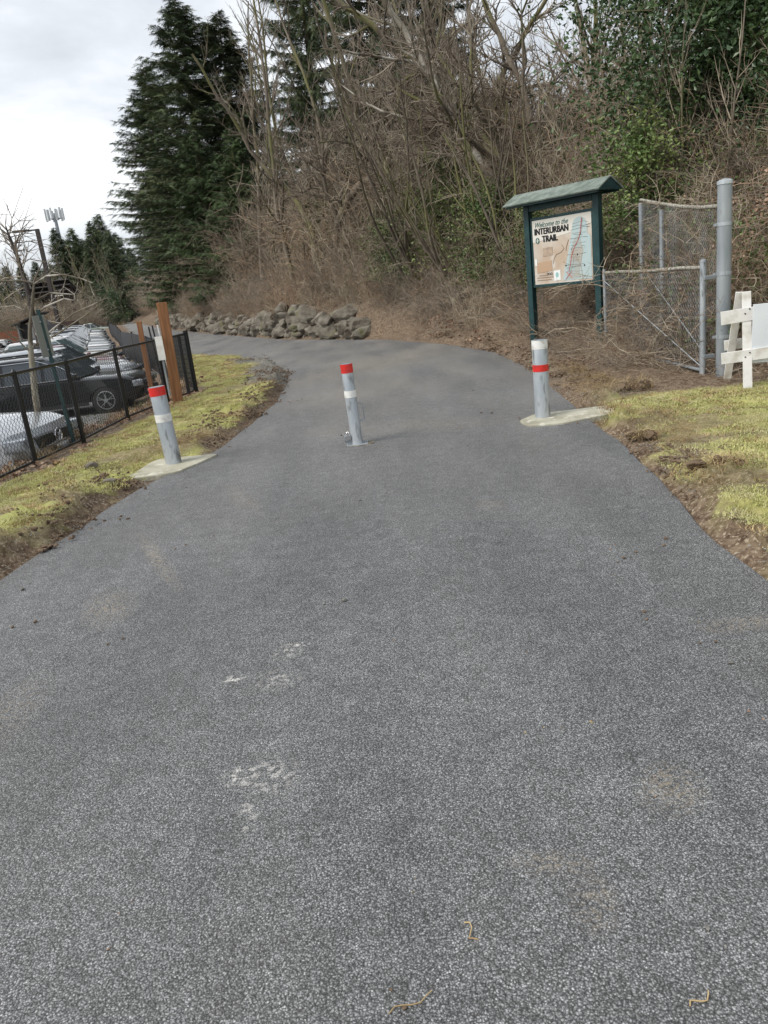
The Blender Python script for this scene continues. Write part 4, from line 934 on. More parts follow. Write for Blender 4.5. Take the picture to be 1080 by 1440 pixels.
p = pix(48, 455, 92); SH = empty('utility_shed', (p.x, 92, z0)); SH.scale = (.95, 1, 1.15); tag(SH, 'small grey block shed with dark lean-to roof and open bay', 'shed')
MB().box((.6, 0, 1.05), (1.9, 2.2, 2.1)).build('wall', M_wall, SH); MB().box((-.95, .3, 1.0), (1.1, 1.7, 2.0)).build('bay', M_dk, SH)
MB().box((-1.6, 0, 1.05), (.18, 2.2, 2.1)).build('pillar', M_wall, SH); roofslab('roof', -.3, 0, 2.45, 3.9, 2.8, (0, rad(-14), 0), M_dk, SH)
MB().box((2.6, 0, .85), (2.0, 2.2, 1.7)).build('enclosure', mat('dark_grey_enclosure', (.045, .047, .05), .8), SH)
MB().box((4.2, .3, .9), (1.3, 2.0, 1.8)).build('enclosure', mat('dark_red_enclosure', (.07, .03, .022), .8, 0, (.04, .03, .025), 3), SH)
wb = empty('board_fence', (at(8, 460, 98).x-1, 98, z0), rad(2)); tag(wb, 'red-brown board fence at the back of the lot left edge', 'fence')
mb = MB(); 
for i in range(52): mb.box((-4+i*.2, 0, .85+random.uniform(-.01, .01)), (.185, .03, 1.7))
mb.build('boards', mat('red_brown_boards', (.16, .055, .028), .85, 0, (.22, .085, .045), 2, stretch=(4, 4, .3)), wb)
for i in range(5): MB().box((-3.9+i*2.4, .08, .85), (.12, .12, 1.75)).build('post', M_wood, wb)
gb_ = empty('warehouse', (at(10, 440, 128).x-14, 128, z0+.5), rad(3)); tag(gb_, 'long low pale grey warehouse wall seen through bare trees at left', 'building')
mb = MB().box((0, 0, 2.0), (38, 8, 4.0)); mb.build('wall', mat('pale_warehouse_wall', (.42, .43, .44), .8, 0, (.36, .37, .38), 1.2), gb_)
for i in range(12): MB().box((-17.5+i*3.1, -4.03, 1.6), (.25, .08, 3.2)).build('panel_rib', M_galvd, gb_)
MB().box((0, 0, 4.1), (38.6, 8.6, .25)).build('roof', M_galvd, gb_)

# ------------------------------------------------------------------ vegetation templates
alder = [tree_meshes('alder', [((0, 0, 0), grow(11+i, 12.5, .12, (.05-.1*i, 0), 3, .62, 1.1, .30, .05, .2, .78, .30))]) for i in range(3)]
maple = [tree_meshes('maple', [((0, 0, 0), grow(31+i, 10, .15, (-.25+.3*i, .1), 3, .85, .9, .22, .16, .18, .7, .46, 1.7, .003)), ((.25, .1, 0), grow(41+i, 9, .11, (.35, -.1), 3, .8, .7, .25, .14, .25, .7, .42, 1.7, .003))]) for i in range(2)]
birch = tree_meshes('birch', [((0, 0, 0), grow(51, 11, .13, (-.22, .05), 3, .7, .9, .3, .09, .3, .75, .34, 1.6, .003))], (M_birch, M_birch, M_twig))
def clump(seed, n, h, r, spread, lean=(0, 0), mats=(M_bark, M_bark, M_twigp), dens=.7):
    rs = random.Random(seed); st = []
    for i in range(n):
        a = rs.random()*6.28; o = (.28*math.cos(a)*rs.random(), .28*math.sin(a)*rs.random(), 0)
        st.append((o, grow(seed*10+i, h*rs.uniform(.6, 1.1), r*rs.uniform(.5, 1.1), (lean[0]+spread*math.cos(a), lean[1]+spread*math.sin(a)), 2, .6, dens, .2, .07, .22, .75, .26, minr=.004)))
    return tree_meshes('clump', st, mats)
stems_ = [clump(6, 8, 6.5, .055, .26, (-.42, -.1)), clump(7, 7, 5.8, .05, .36, (-.12, -.15))]
sap = [tree_meshes('sapling', [((0, 0, 0), grow(81+i, 5.2, .035, (.1, 0), 2, .55, 1.5, .35, .05, .15, .8, .33, minr=.004))], (M_bark, M_twigp, M_twigp)) for i in range(2)]

def shrub_mesh(seed, n, h, rad_, mats, arch=.5, minr=.0035, side=7, wand=False):
    rs = np.random.default_rng(seed); P = []
    for i in range(n):
        a = rs.random()*6.283; rr = rad_*.5*math.sqrt(rs.random()); p = np.array([rr*math.cos(a), rr*math.sin(a), -.05]); hh = h*rs.uniform(.45, 1.1)
        d = np.array([math.cos(a)*arch*rs.random(), math.sin(a)*arch*rs.random(), 1.0]); d /= np.linalg.norm(d); ns = 9; pts = [p]
        for k in range(ns):
            d = d+rs.normal(size=3)*.16+np.array([math.cos(a), math.sin(a), -.9])*arch*.10*(k/ns)*(2.2 if wand else 1); d /= np.linalg.norm(d); pts.append(pts[-1]+d*hh/ns)
        pts = np.array(pts); r = np.linspace(.010*h**.5*.7, minr, ns+1); P.append((pts, r))
        for s in range(side):
            k = rs.integers(2, ns); q = pts[k]; dd = rs.normal(size=3)*.8+d*.5+np.array([0, 0, .35]); dd /= np.linalg.norm(dd); l = hh*rs.uniform(.12, .34); m = [q]
            for j in range(4): dd = dd+rs.normal(size=3)*.28; dd /= np.linalg.norm(dd); m.append(m[-1]+dd*l/4)
            m = np.array(m); P.append((m, np.linspace(minr*1.3, minr*.7, 5)))
            for w_ in range(2):
                q2 = m[rs.integers(1, 4)]; d3 = dd+rs.normal(size=3)*.8; d3 /= np.linalg.norm(d3); l2 = l*.45
                P.append((np.array([q2, q2+d3*l2*.5, q2+d3*l2+rs.normal(size=3)*.04]), np.array([minr, minr*.8, minr*.6])))
    V, Fq = tubes_np(P, 3); return npmesh('twigs', V, Fq, mats, True)
def region(n, xlo, xhi, ylo, yhi, fn):
    x = rng.uniform(xlo, xhi, n); y = rng.uniform(ylo, yhi, n); k = fn(x, y); x, y = x[k], y[k]; return x, y, terrain(x, y)[0]
def drt(x, y): return np.where(x > xat(y, RE), dist_poly(x, y, RE), 0)
def offr(y): return 2.1-1.75*sst(11.5, 15.5, y)
def rot_(n, t=.12): return np.stack([rng.normal(0, t, n), rng.normal(0, t, n), rng.uniform(0, 6.283, n)], 1)
def leafpatch(seed, n, R, size, mt, h=.03):
    rs = np.random.default_rng(seed); C_ = np.stack([rs.uniform(-R, R, n), rs.uniform(-R, R, n), rs.uniform(0, h, n)], 1); V, Fq = leaves_np(C_, size, flat=.25, asp=.75, rr=rs); return npmesh('leaves', V, Fq, mt)
# tall twiggy thicket on the bank
th = [proto('twigs', shrub_mesh(100+i, 34, 2.6, 1.3, [M_twig, M_cane, M_twigp][i % 3], .5, .0045)) for i in range(4)]
def inb(x, y):
    d = drt(x, y); o = offr(y)+np.where((y < 15.4), 2.4, .3)+np.where(y > 21, .2, 0); return (d > o) & (d < 12)
x, y, z = region(4600, -24, 18, 9.2, 70, lambda x, y: inb(x, y) & (rng.random(len(x)) < np.where(y < 35, 1, .6)))
d_ = drt(x, y)-offr(y); sc = (.50+.55*sst(.6, 4.0, d_))*rng.uniform(.7, 1.2, len(x))*(1+.55*sst(18, 23, y)*sst(.8, 2, d_))
scatter('thicket', th, np.stack([x, y, z], 1), rot_(len(x)), sc, 'dense brown leafless thicket covering the bank above the trail')
print('thicket', len(x))
# low brambles: arching canes over the toe of the bank and the gate
brp = [proto('canes', shrub_mesh(200+i, 26, 1.5, 1.2, [M_cane, M_twigp, M_twig][i % 3], 1.3, .0035, 5, True)) for i in range(4)]
def toe(x, y): d = drt(x, y); o = offr(y); return (d > o+.25) & (d < o+4) & ~((y > 20.5) & (d < 1.4)) & ~((x < 4.5) & (y < 15.4))
x, y, z = region(900, -3, 11, 8.9, 26, toe)
rel = drt(x, y)-offr(y)
scatter('brambles', brp, np.stack([x, y, z], 1), rot_(len(x), .25), rng.uniform(.35, .8, len(x))*(.45+.6*sst(.2, 1.8, rel)), 'tangled leafless bramble canes at the foot of the bank')
xb = rng.uniform(4.85, 7.6, 110); yb = rng.uniform(9.6, 13.9, 110); zb = terrain(xb, yb)[0]
gl_ = [proto('leaves', leafpatch(430+i, 60, .3, .06, [M_leafi, M_dead, M_leafi][i], .5)) for i in range(3)]
xg = rng.uniform(4.2, 6.2, 170); yg = rng.uniform(9.3, 14.2, 170)
scatter('bramble_leaves', gl_, np.stack([xg, yg, terrain(xg, yg)[0]+rng.random(170)*1.3], 1), rot_(170, .5), rng.uniform(.5, 1.1, 170), 'small green and brown bramble leaves around the wire gate')
xg = rng.uniform(3.3, 6.0, 90); yg = rng.uniform(10.6, 16, 90)
scatter('low_brambles', brp, np.stack([xg, yg, terrain(xg, yg)[0]], 1), rot_(90, .3), rng.uniform(.25, .5, 90), 'low dead bramble runners around the kiosk post feet')
scatter('gate_brambles', brp, np.stack([xb, yb, zb], 1), rot_(110, .3), rng.uniform(.7, 1.25, 110), 'tall arching bramble canes grown through the gate and wire fence')
# matted dead twigs and vines lying on the slope
def mat_mesh(seed, mt):
    rs = np.random.default_rng(seed); P = []
    for i in range(70):
        p = np.array([rs.uniform(-.7, .7), rs.uniform(-.7, .7), rs.uniform(0, .1)]); a = rs.random()*6.28; d = np.array([math.cos(a), math.sin(a), rs.normal()*.15]); m = [p]; l = rs.uniform(.3, 1.1)
        for j in range(5): d = d+rs.normal(size=3)*[.3, .3, .18]; d /= np.linalg.norm(d); m.append(m[-1]+d*l/5)
        P.append((np.array(m), np.linspace(rs.uniform(.003, .008), .002, 6)))
    V, Fq = tubes_np(P, 3); return npmesh('mat', V, Fq, mt, True)
mt_ = [proto('mat', mat_mesh(300+i, [M_twig, M_twigp, M_cane, M_twig][i])) for i in range(4)]
x, y, z = region(3000, -22, 9, 9.2, 55, lambda x, y: (drt(x, y) > np.where(y < 15, .65, offr(y)*.75+.35)) & (drt(x, y) < offr(y)+3.2) & ~((y > 20) & (drt(x, y) < 1.3)))
scatter('twig_litter', mt_, np.stack([x, y, z+.02], 1), np.stack([rng.normal(0, .2, len(x)), rng.normal(0, .2, len(x)), rng.uniform(0, 6.28, len(x))], 1), rng.uniform(.5, 1.1, len(x)), 'matted dead twigs and vines lying on the bank')
x, y, z = region(3400, -24, 4, 19.5, 70, lambda x, y: (drt(x, y) > .5) & (drt(x, y) < 2.6))
scatter('wall_top_brush', brp+th, np.stack([x, y, z], 1), rot_(len(x), .3), rng.uniform(.3, .75, len(x)), 'short brown brush and vines spilling over the top of the rock wall')
# leaf litter
lp = [proto('leaves', leafpatch(400+i, 40, .35, .07, M_dead)) for i in range(3)]
x, y, z = region(2600, -5, 9, 3, 22, lambda x, y: (terrain(x, y)[2] > .45) & (rng.random(len(x)) < .55))
scatter('leaf_litter', lp, np.stack([x, y, z+.01], 1), rot_(len(x), .1), rng.uniform(.5, 1.1, len(x)), 'brown fallen leaves under the fence and at the bank foot')
# broadleaf ivy and laurel clumps within the thicket
def leafball(seed, n, size, mt, sq=(1, 1, .8)):
    rs = np.random.default_rng(seed); C_ = rs.normal(size=(n, 3)); C_ /= np.linalg.norm(C_, axis=1)[:, None]; C_ *= (rs.random(n)**.45)[:, None]*.5*np.array(sq)*(.8+.4*rs.random((n, 1)))
    V, Fq = leaves_np(C_, size, flat=.7, rr=rs); return npmesh('leaves', V, Fq, mt)
lb = [proto('leaves', leafball(500+i, 150, .06, [M_leafi, M_leaf, M_leafi][i])) for i in range(3)]
def ivyf(x, y): d = drt(x, y)-offr(y); return (d > .9) & (d < 5) & (fbm(x*.45+7, y*.45+2) > .47) & ~((x < 4.5) & (y < 15.2))
x, y, z = region(2600, -6, 12, 9.5, 34, ivyf)
scatter('ivy_undergrowth', lb, np.stack([x, y, z+rng.random(len(x))**1.6*1.9], 1), rot_(len(x), .4), rng.uniform(.35, .95, len(x)), 'patchy green ivy and bramble leaves among the bare twigs')
def leaf_shrub(seed, H_s, R_s, nb, nl, size, mt, tm=M_bark):
    rs = np.random.default_rng(seed); P = []; C_ = []
    P.append((np.array([[0, 0, -.3], [.05, 0, H_s*.3], [-.05, .05, H_s*.65], [0, 0, H_s*.95]]), np.array([.07, .055, .04, .012])*H_s/4))
    for i in range(nb):
        t = rs.uniform(.08, 1); a = rs.random()*6.28; l = R_s*(1-.55*t**2)*rs.uniform(.5, 1.15); q = np.array([0, 0, H_s*t*.92]); m = [q]; d = np.array([math.cos(a), math.sin(a), rs.uniform(-.1, .6)])
        for j in range(5): d = d+rs.normal(size=3)*.2; d /= np.linalg.norm(d); m.append(m[-1]+d*l/5)
        m = np.array(m); P.append((m, np.linspace(.018, .004, 6)))
        k = rs.integers(0, 5, nl); f = rs.random(nl)**.6; c = m[k]+(m[k+1]-m[k])*f[:, None]; c = c+rs.normal(size=(nl, 3))*(.08+.05*k[:, None])*R_s*.45; C_.append(c)
    C_ = np.concatenate(C_); a_ = tubes_np(P[:1], 8); b_ = tubes_np(P[1:], 3); V, Fq = leaves_np(C_, size, flat=.8, rr=rs)
    tm_ = npmesh('trunk', a_[0], a_[1], tm, True); VV = np.concatenate([b_[0], V]); cm = npmesh('crown', VV, [b_[1], Fq+len(b_[0])], [tm, mt], mi=np.concatenate([np.zeros(len(b_[1])), np.ones(len(Fq))]))
    return {'trunk': tm_, 'crown': cm}
holly = leaf_shrub(3, 9.5, 3.1, 300, 230, .10, M_leaf)
laurel = leaf_shrub(4, 2.2, 1.1, 60, 60, .085, M_leaf)
cedar = [conifer(61, 8.5, 2.9, .3, (M_bark, M_needle2), 1.0, .25, .36)]
fir = [conifer(71, 17.5, 4.4, 3.2, dens=1.25, card=.44), conifer(72, 16, 3.9, 3.4, dens=1.25, card=.44)]
firlow = conifer(75, 13, 3.0, 1.0, dens=.38, card=.95)

ORD = ['first', 'second', 'third', 'fourth', 'fifth', 'sixth', 'seventh', 'eighth', 'ninth', 'tenth', 'eleventh', 'twelfth']
def ordinals(pxs, zones):
    out = {}
    for lo, hi, where in zones:
        for i, px in enumerate(sorted(p for p in pxs if lo <= p < hi)): out[px] = ORD[i]+' from left '+where
    return out
def pt(kind, parts, px, Y, rz, sc, label, cat='tree', group=None, tilt=(0, 0), xo=0):
    p = at(px, 430, Y)
    while 16 < Y < 60 and p.x > xat(Y, RE)-3 and float(drt(np.array([p.x]), np.array([Y]))[0]) < 1.5: Y += .5; p = at(px, 430, Y)
    return place_tree(kind, parts, p.x+xo, Y, rz, sc, label, cat, group, None, tilt)
pt('fir_tree', fir[0], 316, 50, .3, (1.2, 1.2, .94), 'tallest dark fir at the left end of the roadside wood')
pt('fir_tree', fir[1], 368, 52, 1.9, (1.2, 1.2, .98), 'slightly shorter fir immediately right of the tallest dark fir')
pt('fir_tree', fir[1], 262, 66, 3.9, (1.25, 1.25, 1.12), 'shorter fir just left of and behind the tallest dark fir')
pt('cedar_tree', cedar[0], 262, 60, .5, 1.3, 'low spreading green cedar at the foot of the tallest fir')
pt('cedar_tree', cedar[0], 312, 46, 2.5, 1.1, 'broad green cedar overhanging the rock wall')
pt('cedar_tree', cedar[0], 236, 90, 2.5, 1.3, 'distant cedar leaning over the far bend of the trail')
pt('cedar_tree', cedar[0], 362, 42, 4.5, .95, 'green cedar filling the gap below the second fir')
pt('fir_tree', fir[0], 478, 38, 1.2, (.6, .6, 1.0), 'slender fir rising behind the mossy leaning trunks')
pt('fir_tree', fir[1], 562, 33, 2.2, (.68, .68, 1.05), 'tall fir behind the bare trees above the rock wall')
pt('fir_tree', fir[0], 640, 33, .2, (.55, .55, .85), 'dark fir half hidden by bare branches left of kiosk')
pt('cedar_tree', cedar[0], 690, 27, .2, .55, 'small green cedar within the thicket left of the kiosk')
p = at(1000, 430, 15.5); place_tree('holly_tree', holly, p.x+.2, 15.5, 0, 1.05, 'big glossy evergreen tree above the gate at upper right', 'tree')
p = at(1100, 430, 17); place_tree('holly_tree', holly, p.x, 17, 2, .8, 'second evergreen broadleaf tree cut by the right picture edge', 'tree')
pt('laurel_shrub', laurel, 568, 20.6, 0, .75, 'dark glossy laurel shrub at the bank foot left of the stem clumps', 'shrub')
pt('laurel_shrub', laurel, 800, 22, 1, 1.5, 'glossy laurel shrub rising behind the kiosk roof', 'shrub')
ivym = leaf_shrub(5, 2.6, 1.3, 90, 80, .075, M_leafi)
for i, (px, Y, sc_, lb_) in enumerate(((612, 23.5, 1.0, 'yellow-green leafy shrub behind the fanned slim trunks'), (700, 19.5, 1.0, 'yellow-green leafy shrub left of the kiosk post'), (665, 22.5, 1.35, 'tall leafy ivy mound between the two stem clumps'), (760, 16.5, .7, 'low leafy bramble mound behind the kiosk board'), (480, 31, 1.2, 'ivy mound above the right part of the rock wall'), (560, 22.6, .9, 'leafy mound just above the dark laurel shrub'), (900, 14.2, 1.0, 'leafy bramble mound behind the tall wire fence'))): pt('ivy_shrub', ivym, px, Y, i, sc_, lb_, 'shrub')
# bare trees
B = [('bare_birch', birch, 735, 21, .3, 1.0, 'pale blotchy birch leaning left above the kiosk'),
     ('bare_maple', maple[1], 490, 28, .6, 1.1, 'mossy leaning maple above the middle of the rock wall'),
     ('bare_maple', maple[0], 470, 29, 2.9, 1.1, 'mossy forked maple with thick upright trunks above the rock wall'),
     ('bare_maple', maple[1], 812, 20, 2.4, 1.05, 'crooked mossy maple with arching limbs right of the kiosk roof'),
     ('bare_alder', alder[1], 372, 33, 4.2, .95, 'bare alder standing in front of the second fir'),
     ('bare_maple', maple[1], 640, 27, 5, .9, 'bare spreading maple left of the pale birch'),
     ('stem_clump', stems_[0], 652, 19.3, 0, 1.0, 'clump of slim trunks fanning left from the bank foot', ),
     ('stem_clump', stems_[1], 738, 17.4, .4, 1.05, 'clump of slim trunks just left of the kiosk post'),
     ('stem_clump', stems_[0], 590, 22.5, .5, 1.15, 'clump of slim trunks above the laurel shrub'),
     ('stem_clump', stems_[1], 690, 20, 2.5, 1.15, 'slim trunks rising between the two front stem clumps'),
     ('bare_sapling', sap[0], 1062, 11.6, 0, 1.35, 'pale straight sapling near the right picture edge'),
     ('bare_sapling', sap[1], 300, 34, 0, 1.5, 'pale thin sapling standing before the tallest fir')]
for b in B: pt(b[0], b[1], b[2], b[3], b[4], b[5], b[6])
rs = random.Random(9); k = 0
AL = ((420, 31), (450, 35), (540, 26), (570, 30), (610, 22), (630, 28), (665, 26), (700, 24), (725, 29), (760, 25), (785, 28), (830, 24), (850, 29), (880, 21), (905, 26), (545, 35), (500, 38), (660, 34), (740, 36), (820, 34), (960, 24), (1030, 22), (1075, 25), (480, 33), (395, 38), (590, 37), (690, 31.), (870, 33))
AL = [a for i, a in enumerate(AL) if (i % 3 != 1 or a[0] < 560) and not (int(a[0]) in (700, 760, 740, 820, 660, 785))]
AL = [(px+j*.1, Y) for j, (px, Y) in enumerate(AL)]
WA = ordinals([a for a, _ in AL], ((0, 490, 'above the left half of the rock wall'), (490, 600, 'above the right half of the rock wall'), (600, 690, 'above the fanned stem clumps'), (690, 780, 'behind the kiosk and pale birch'), (780, 900, 'right of the kiosk roof'), (900, 1200, 'behind the evergreens above the gate')))
for px, Y in AL:
    pt('bare_alder', alder[k % 3], px, Y, rs.random()*6, rs.uniform(.8, 1.12), 'bare grey-brown alder, '+WA[px], 'tree', 'leafless alders crowded on the bank', (rs.uniform(-.06, .06), rs.uniform(-.10, .04))); k += 1
SL_ = ((350, 28), (385, 27), (430, 26), (465, 25.5), (505, 24.5), (540, 23.5), (610, 19.8), (570, 24), (770, 19), (400, 30), (320, 31), (640, 22), (700, 18.5), (860, 17), (910, 15.5), (955, 14.5), (1010, 13.5), (820, 17.5))
WS = ordinals([a for a, _ in SL_], ((0, 450, 'above the left half of the rock wall'), (450, 600, 'above the right half of the rock wall'), (600, 720, 'left of the kiosk'), (720, 900, 'around and behind the kiosk'), (900, 1200, 'above the gate')))
for px, Y in SL_:
    pt('bare_sapling', sap[k % 2], px, Y, rs.random()*6, rs.uniform(.75, 1.15), 'thin leafless sapling in brush, '+WS[px], 'sapling', 'thin saplings in the brush', (rs.uniform(-.15, .15), rs.uniform(-.25, .1))); k += 1
# far tree line beyond the lot
FT = (((100, 112, 1.02), (112, 116, .92), (122, 112, 1.0), (134, 118, .93), (143, 108, .82), (151, 112, 1.0), (163, 112, 1.05), (172, 95, .78), (62, 125, .8), (84, 118, .72), (40, 120, .74), (20, 118, .75), (4, 124, .8), (-12, 118, .8), (182, 102, .8), (197, 118, .7), (127, 128, 1.0), (73, 112, .66)))
WF = ordinals([a[0] for a in FT], ((-50, 76, 'left of the cell tower in far tree line'), (76, 140, 'right of the cell tower in far tree line'), (140, 300, 'beside the far end of the trail')))
for i, (px, Y, s_c) in enumerate(FT):
    Y *= 1.3; s_c *= 1.3
    pt('distant_fir', firlow, px, Y, i*1.3, (s_c*.9, s_c*.9, s_c*1.05), 'distant dark fir, '+WF[px], 'tree', 'firs in far tree line')
BT = (((8, 88), (22, 92), (36, 86), (48, 96), (60, 90), (72, 86), (86, 95), (98, 90), (110, 84), (118, 92), (128, 86), (140, 94), (150, 88), (160, 82), (172, 84), (30, 78), (-6, 84), (90, 76), (180, 90)))
WB = ordinals([a[0] for a in BT], ((-50, 55, 'left of the lamp post behind the lot'), (55, 100, 'around the pavilion behind the lot'), (100, 145, 'right of the pavilion behind the lot'), (145, 300, 'near the far end of the trail')))
for i, (px, Y) in enumerate(BT):
    Y *= 1.38
    pt('distant_bare_tree', alder[i % 3], px, Y, i*2.1, .8+.28*rs.random(), 'distant leafless tree, '+WB[px], 'tree', 'leafless trees behind the lot')
for i, (px, Y, sc_) in enumerate(((150, 112, 2.0), (163, 108, 1.6))): pt('evergreen_shrub', laurel, px, Y, i, sc_*1.3, ['rounded dark evergreen shrub at the end of the car row', 'smaller evergreen shrub beside the far trail bend'][i], 'shrub')
x, y, z = region(1100, -95, -26, 104, 140, lambda x, y: (x < xat(y, FULLF)-1) & (x > -y*.7))
scatter('far_brush', th, np.stack([x, y, z], 1), rot_(len(x)), rng.uniform(1, 2.2, len(x)), 'brown leafless brush between the parking lot and the far trees')
x, y, z = region(700, -60, 6, 70, 130, lambda x, y: (x > xat(y, RE)+.8) & (x < xat(y, RE)+22))
scatter('far_bank_brush', th, np.stack([x, y, z], 1), rot_(len(x)), rng.uniform(1.0, 2.2, len(x)), 'brown brush along the far end of the trail')
# small bare tree in the lot planting strip
p0 = at(54, 600, 10.9); zb0 = hz(p0.x, 10.9)
ST = empty('young_bare_tree', (0, 0, 0)); tag(ST, 'young leafless tree with forked pale branches behind the black fence', 'tree')
def q(px, py, Y): v = at(px, py, Y); return np.array([v.x, v.y, v.z])
tk = [np.array([p0.x, 10.9, zb0-.1]), q(50, 560, 10.9), q(44, 500, 10.9), q(42, 465, 10.9), q(46, 420, 10.9), q(48, 395, 10.9), q(60, 368, 11)]
V, Fq = tubes_np([(np.array(tk), np.array([.05, .043, .038, .026, .02, .014, .006]))], 8); mobj('trunk', npmesh('trunk', V, Fq, M_birch, True), ST)
limbs = [[(44, 490, 10.9), (75, 462, 10.7), (105, 440, 10.5), (138, 425, 10.3), (152, 418, 10.2)], [(45, 488, 10.9), (80, 470, 11.2), (118, 445, 11.5), (145, 425, 11.7)], [(42, 495, 10.9), (25, 478, 10.8), (0, 462, 10.7), (-20, 450, 10.6)],
         [(47, 398, 10.9), (25, 394, 10.8), (0, 396, 10.7), (-15, 390, 10.7)], [(45, 425, 10.9), (70, 412, 11), (100, 414, 11.1), (130, 410, 11.2)], [(47, 400, 10.9), (65, 388, 10.8), (90, 386, 10.7), (115, 392, 10.6), (130, 398, 10.5)],
         [(43, 440, 10.9), (20, 430, 11), (0, 432, 11.1)], [(44, 455, 10.9), (62, 432, 10.8), (90, 420, 10.7), (112, 424, 10.6), (118, 440, 10.5)]]
rs2 = np.random.default_rng(4); P = []
for l in limbs:
    m = np.array([q(*c) for c in l]); P.append((m, np.linspace(.015, .005, len(m))))
    for t in range(9):
        i = rs2.integers(0, len(m)-1); b0 = m[i]+(m[i+1]-m[i])*rs2.random(); d = rs2.normal(size=3)*[.6, .5, .6]+[0, 0, .3]; d /= np.linalg.norm(d); ll = rs2.uniform(.1, .4)
        mm = np.array([b0, b0+d*ll*.5+rs2.normal(size=3)*.02, b0+d*ll+rs2.normal(size=3)*.05]); P.append((mm, np.array([.006, .004, .003])))
        d2_ = d+rs2.normal(size=3)*.6; P.append((np.array([mm[1], mm[1]+d2_*ll*.3]), np.array([.004, .0025])))
V, Fq = tubes_np(P, 4); mobj('crown', npmesh('crown', V, Fq, M_birch, True), ST)
DT = empty('dark_bare_tree', (0, 0, 0)); tag(DT, 'thin dark leafless treetop leaning right at the far left edge', 'tree')
base = q(48, 460, 26); base[2] = LOTZ
tk = [base, q(38, 405, 26), q(26, 365, 26), q(15, 338, 26), q(8, 318, 26)]; V, Fq = tubes_np([(np.array(tk), np.array([.09, .08, .06, .045, .02]))], 7); mobj('trunk', npmesh('trunk', V, Fq, M_brz, True), DT)
P = []
for i in range(46):
    t = rs2.random()*2.8+1; i0 = int(t); b0 = tk[i0]+(tk[min(i0+1, 4)]-tk[i0])*(t-i0); d = rs2.normal(size=3)*[.9, .7, .5]+[0, 0, .5]; d /= np.linalg.norm(d); l = rs2.uniform(.3, 1.3)
    m = np.array([b0, b0+d*l*.5+[0, 0, .05], b0+d*l+rs2.normal(size=3)*.12]); P.append((m, np.array([.02, .014, .008])))
    for j in range(3): d2_ = d+rs2.normal(size=3)*.7; P.append((np.array([m[1], m[1]+d2_*l*.35]), np.array([.01, .007])))
V, Fq = tubes_np(P, 3); mobj('crown', npmesh('crown', V, Fq, M_twig, True), DT)

# ------------------------------------------------------------------ rock wall
RW = empty('rock_wall', (0, 0, 0)); tag(RW, 'low dry-laid wall of mossy grey boulders along the outside of the trail bend', 'wall')
def rock(rs, c, s, sub=2, rough=.12):
    bm = bmesh.new(); bmesh.ops.create_icosphere(bm, subdivisions=sub+(sub > 1), radius=.5); o = Vector(rs.uniform(0, 99) for _ in range(3))
    for k in range(9 if sub > 1 else 2):
        nrm = Vector((rs.gauss(0, 1), rs.gauss(0, 1), rs.gauss(0, 1))).normalized(); dd = rs.uniform(.24, .38)
        for v in bm.verts:
            t = v.co.dot(nrm)
            if t > dd: v.co -= nrm*(t-dd)*.97
    for v in bm.verts: v.co *= 1+rough*mnoise.noise(v.co*4+o)*1.6
    Rm = Matrix.Rotation(rs.uniform(0, 6), 3, 'Z') @ Matrix.Rotation(rs.uniform(-.3, .3), 3, 'X')
    V = [Vector((a*s[0], b*s[1], c_*s[2]))+Vector(c) for a, b, c_ in (Rm @ v.co for v in bm.verts)]; F2_ = [[v.index for v in f.verts] for f in bm.faces]; bm.free(); return V, F2_
rs = random.Random(21); ed = smooth(densify(RE, .3), 3); s_acc = 0; mbs = [MB()]
ed = [p for p in ed if 23.3 < p[1] < 78]; acc = 0
last = None
for i in range(1, len(ed)):
    x, y = ed[i]; acc += math.hypot(x-ed[i-1][0], y-ed[i-1][1]); step = .30 if y < 40 else .7
    if acc < step: continue
    acc = 0; dx, dy = ed[i][0]-ed[i-1][0], ed[i][1]-ed[i-1][1]; l = math.hypot(dx, dy); nx_, ny_ = dy/l, -dx/l
    Ht = min(1, (y-22.6)/2.5)*.68*(1-.35*rs.random()); zc = 0; 
    while zc < Ht:
        s = rs.choice((.28, .36, .45, .6, .8))*rs.uniform(.85, 1.15)*(1 if y < 40 else 1.3); off = .30+zc*.22+rs.uniform(-.06, .06)
        V, Fq = rock(rs, (x+nx_*off+rs.uniform(-.1, .1), y+ny_*off, zc+s*.32), (s*rs.uniform(.9, 1.5), s*rs.uniform(.8, 1.2), s*rs.uniform(.75, 1.05))); mbs[0].add(V, Fq); zc += s*.5
mbs[0].build('boulders', M_rock, RW)

# ------------------------------------------------------------------ verges: grass, clods, stones
def tuft(seed, n, R, h, mt, w_=.004):
    rs = np.random.default_rng(seed); b0 = np.stack([rs.uniform(-R, R, n), rs.uniform(-R, R, n), np.full(n, -.006)], 1); a = rs.random(n)*6.28; d = np.stack([np.cos(a), np.sin(a), np.zeros(n)], 1); hh = (h*rs.uniform(.4, 1.2, n))[:, None]
    s = np.stack([-np.sin(a), np.cos(a), np.zeros(n)], 1)*w_; tip = b0+d*hh*rs.uniform(.3, 1.2, (n, 1))+np.array([0, 0, 1.])*hh*.8
    V = np.stack([b0-s, b0+s, tip], 1).reshape(-1, 3); return npmesh('blades', V, np.arange(3*n).reshape(-1, 3), mt)
tf = [proto('blades', tuft(600+i, 320, .14, [.016, .022, .019][i], M_moss, .003)) for i in range(3)]+[proto('blades', tuft(610, 220, .13, .03, M_dry, .003))]
def grass(x, y): return rng.random(len(x)) < terrain(x, y)[1]*1.0-.15
x, y, z = region(11000, -5.2, -1.0, 2.8, 24.5, grass); x2, y2, z2 = region(5200, 1.7, 7.0, 2.8, 9.6, grass)
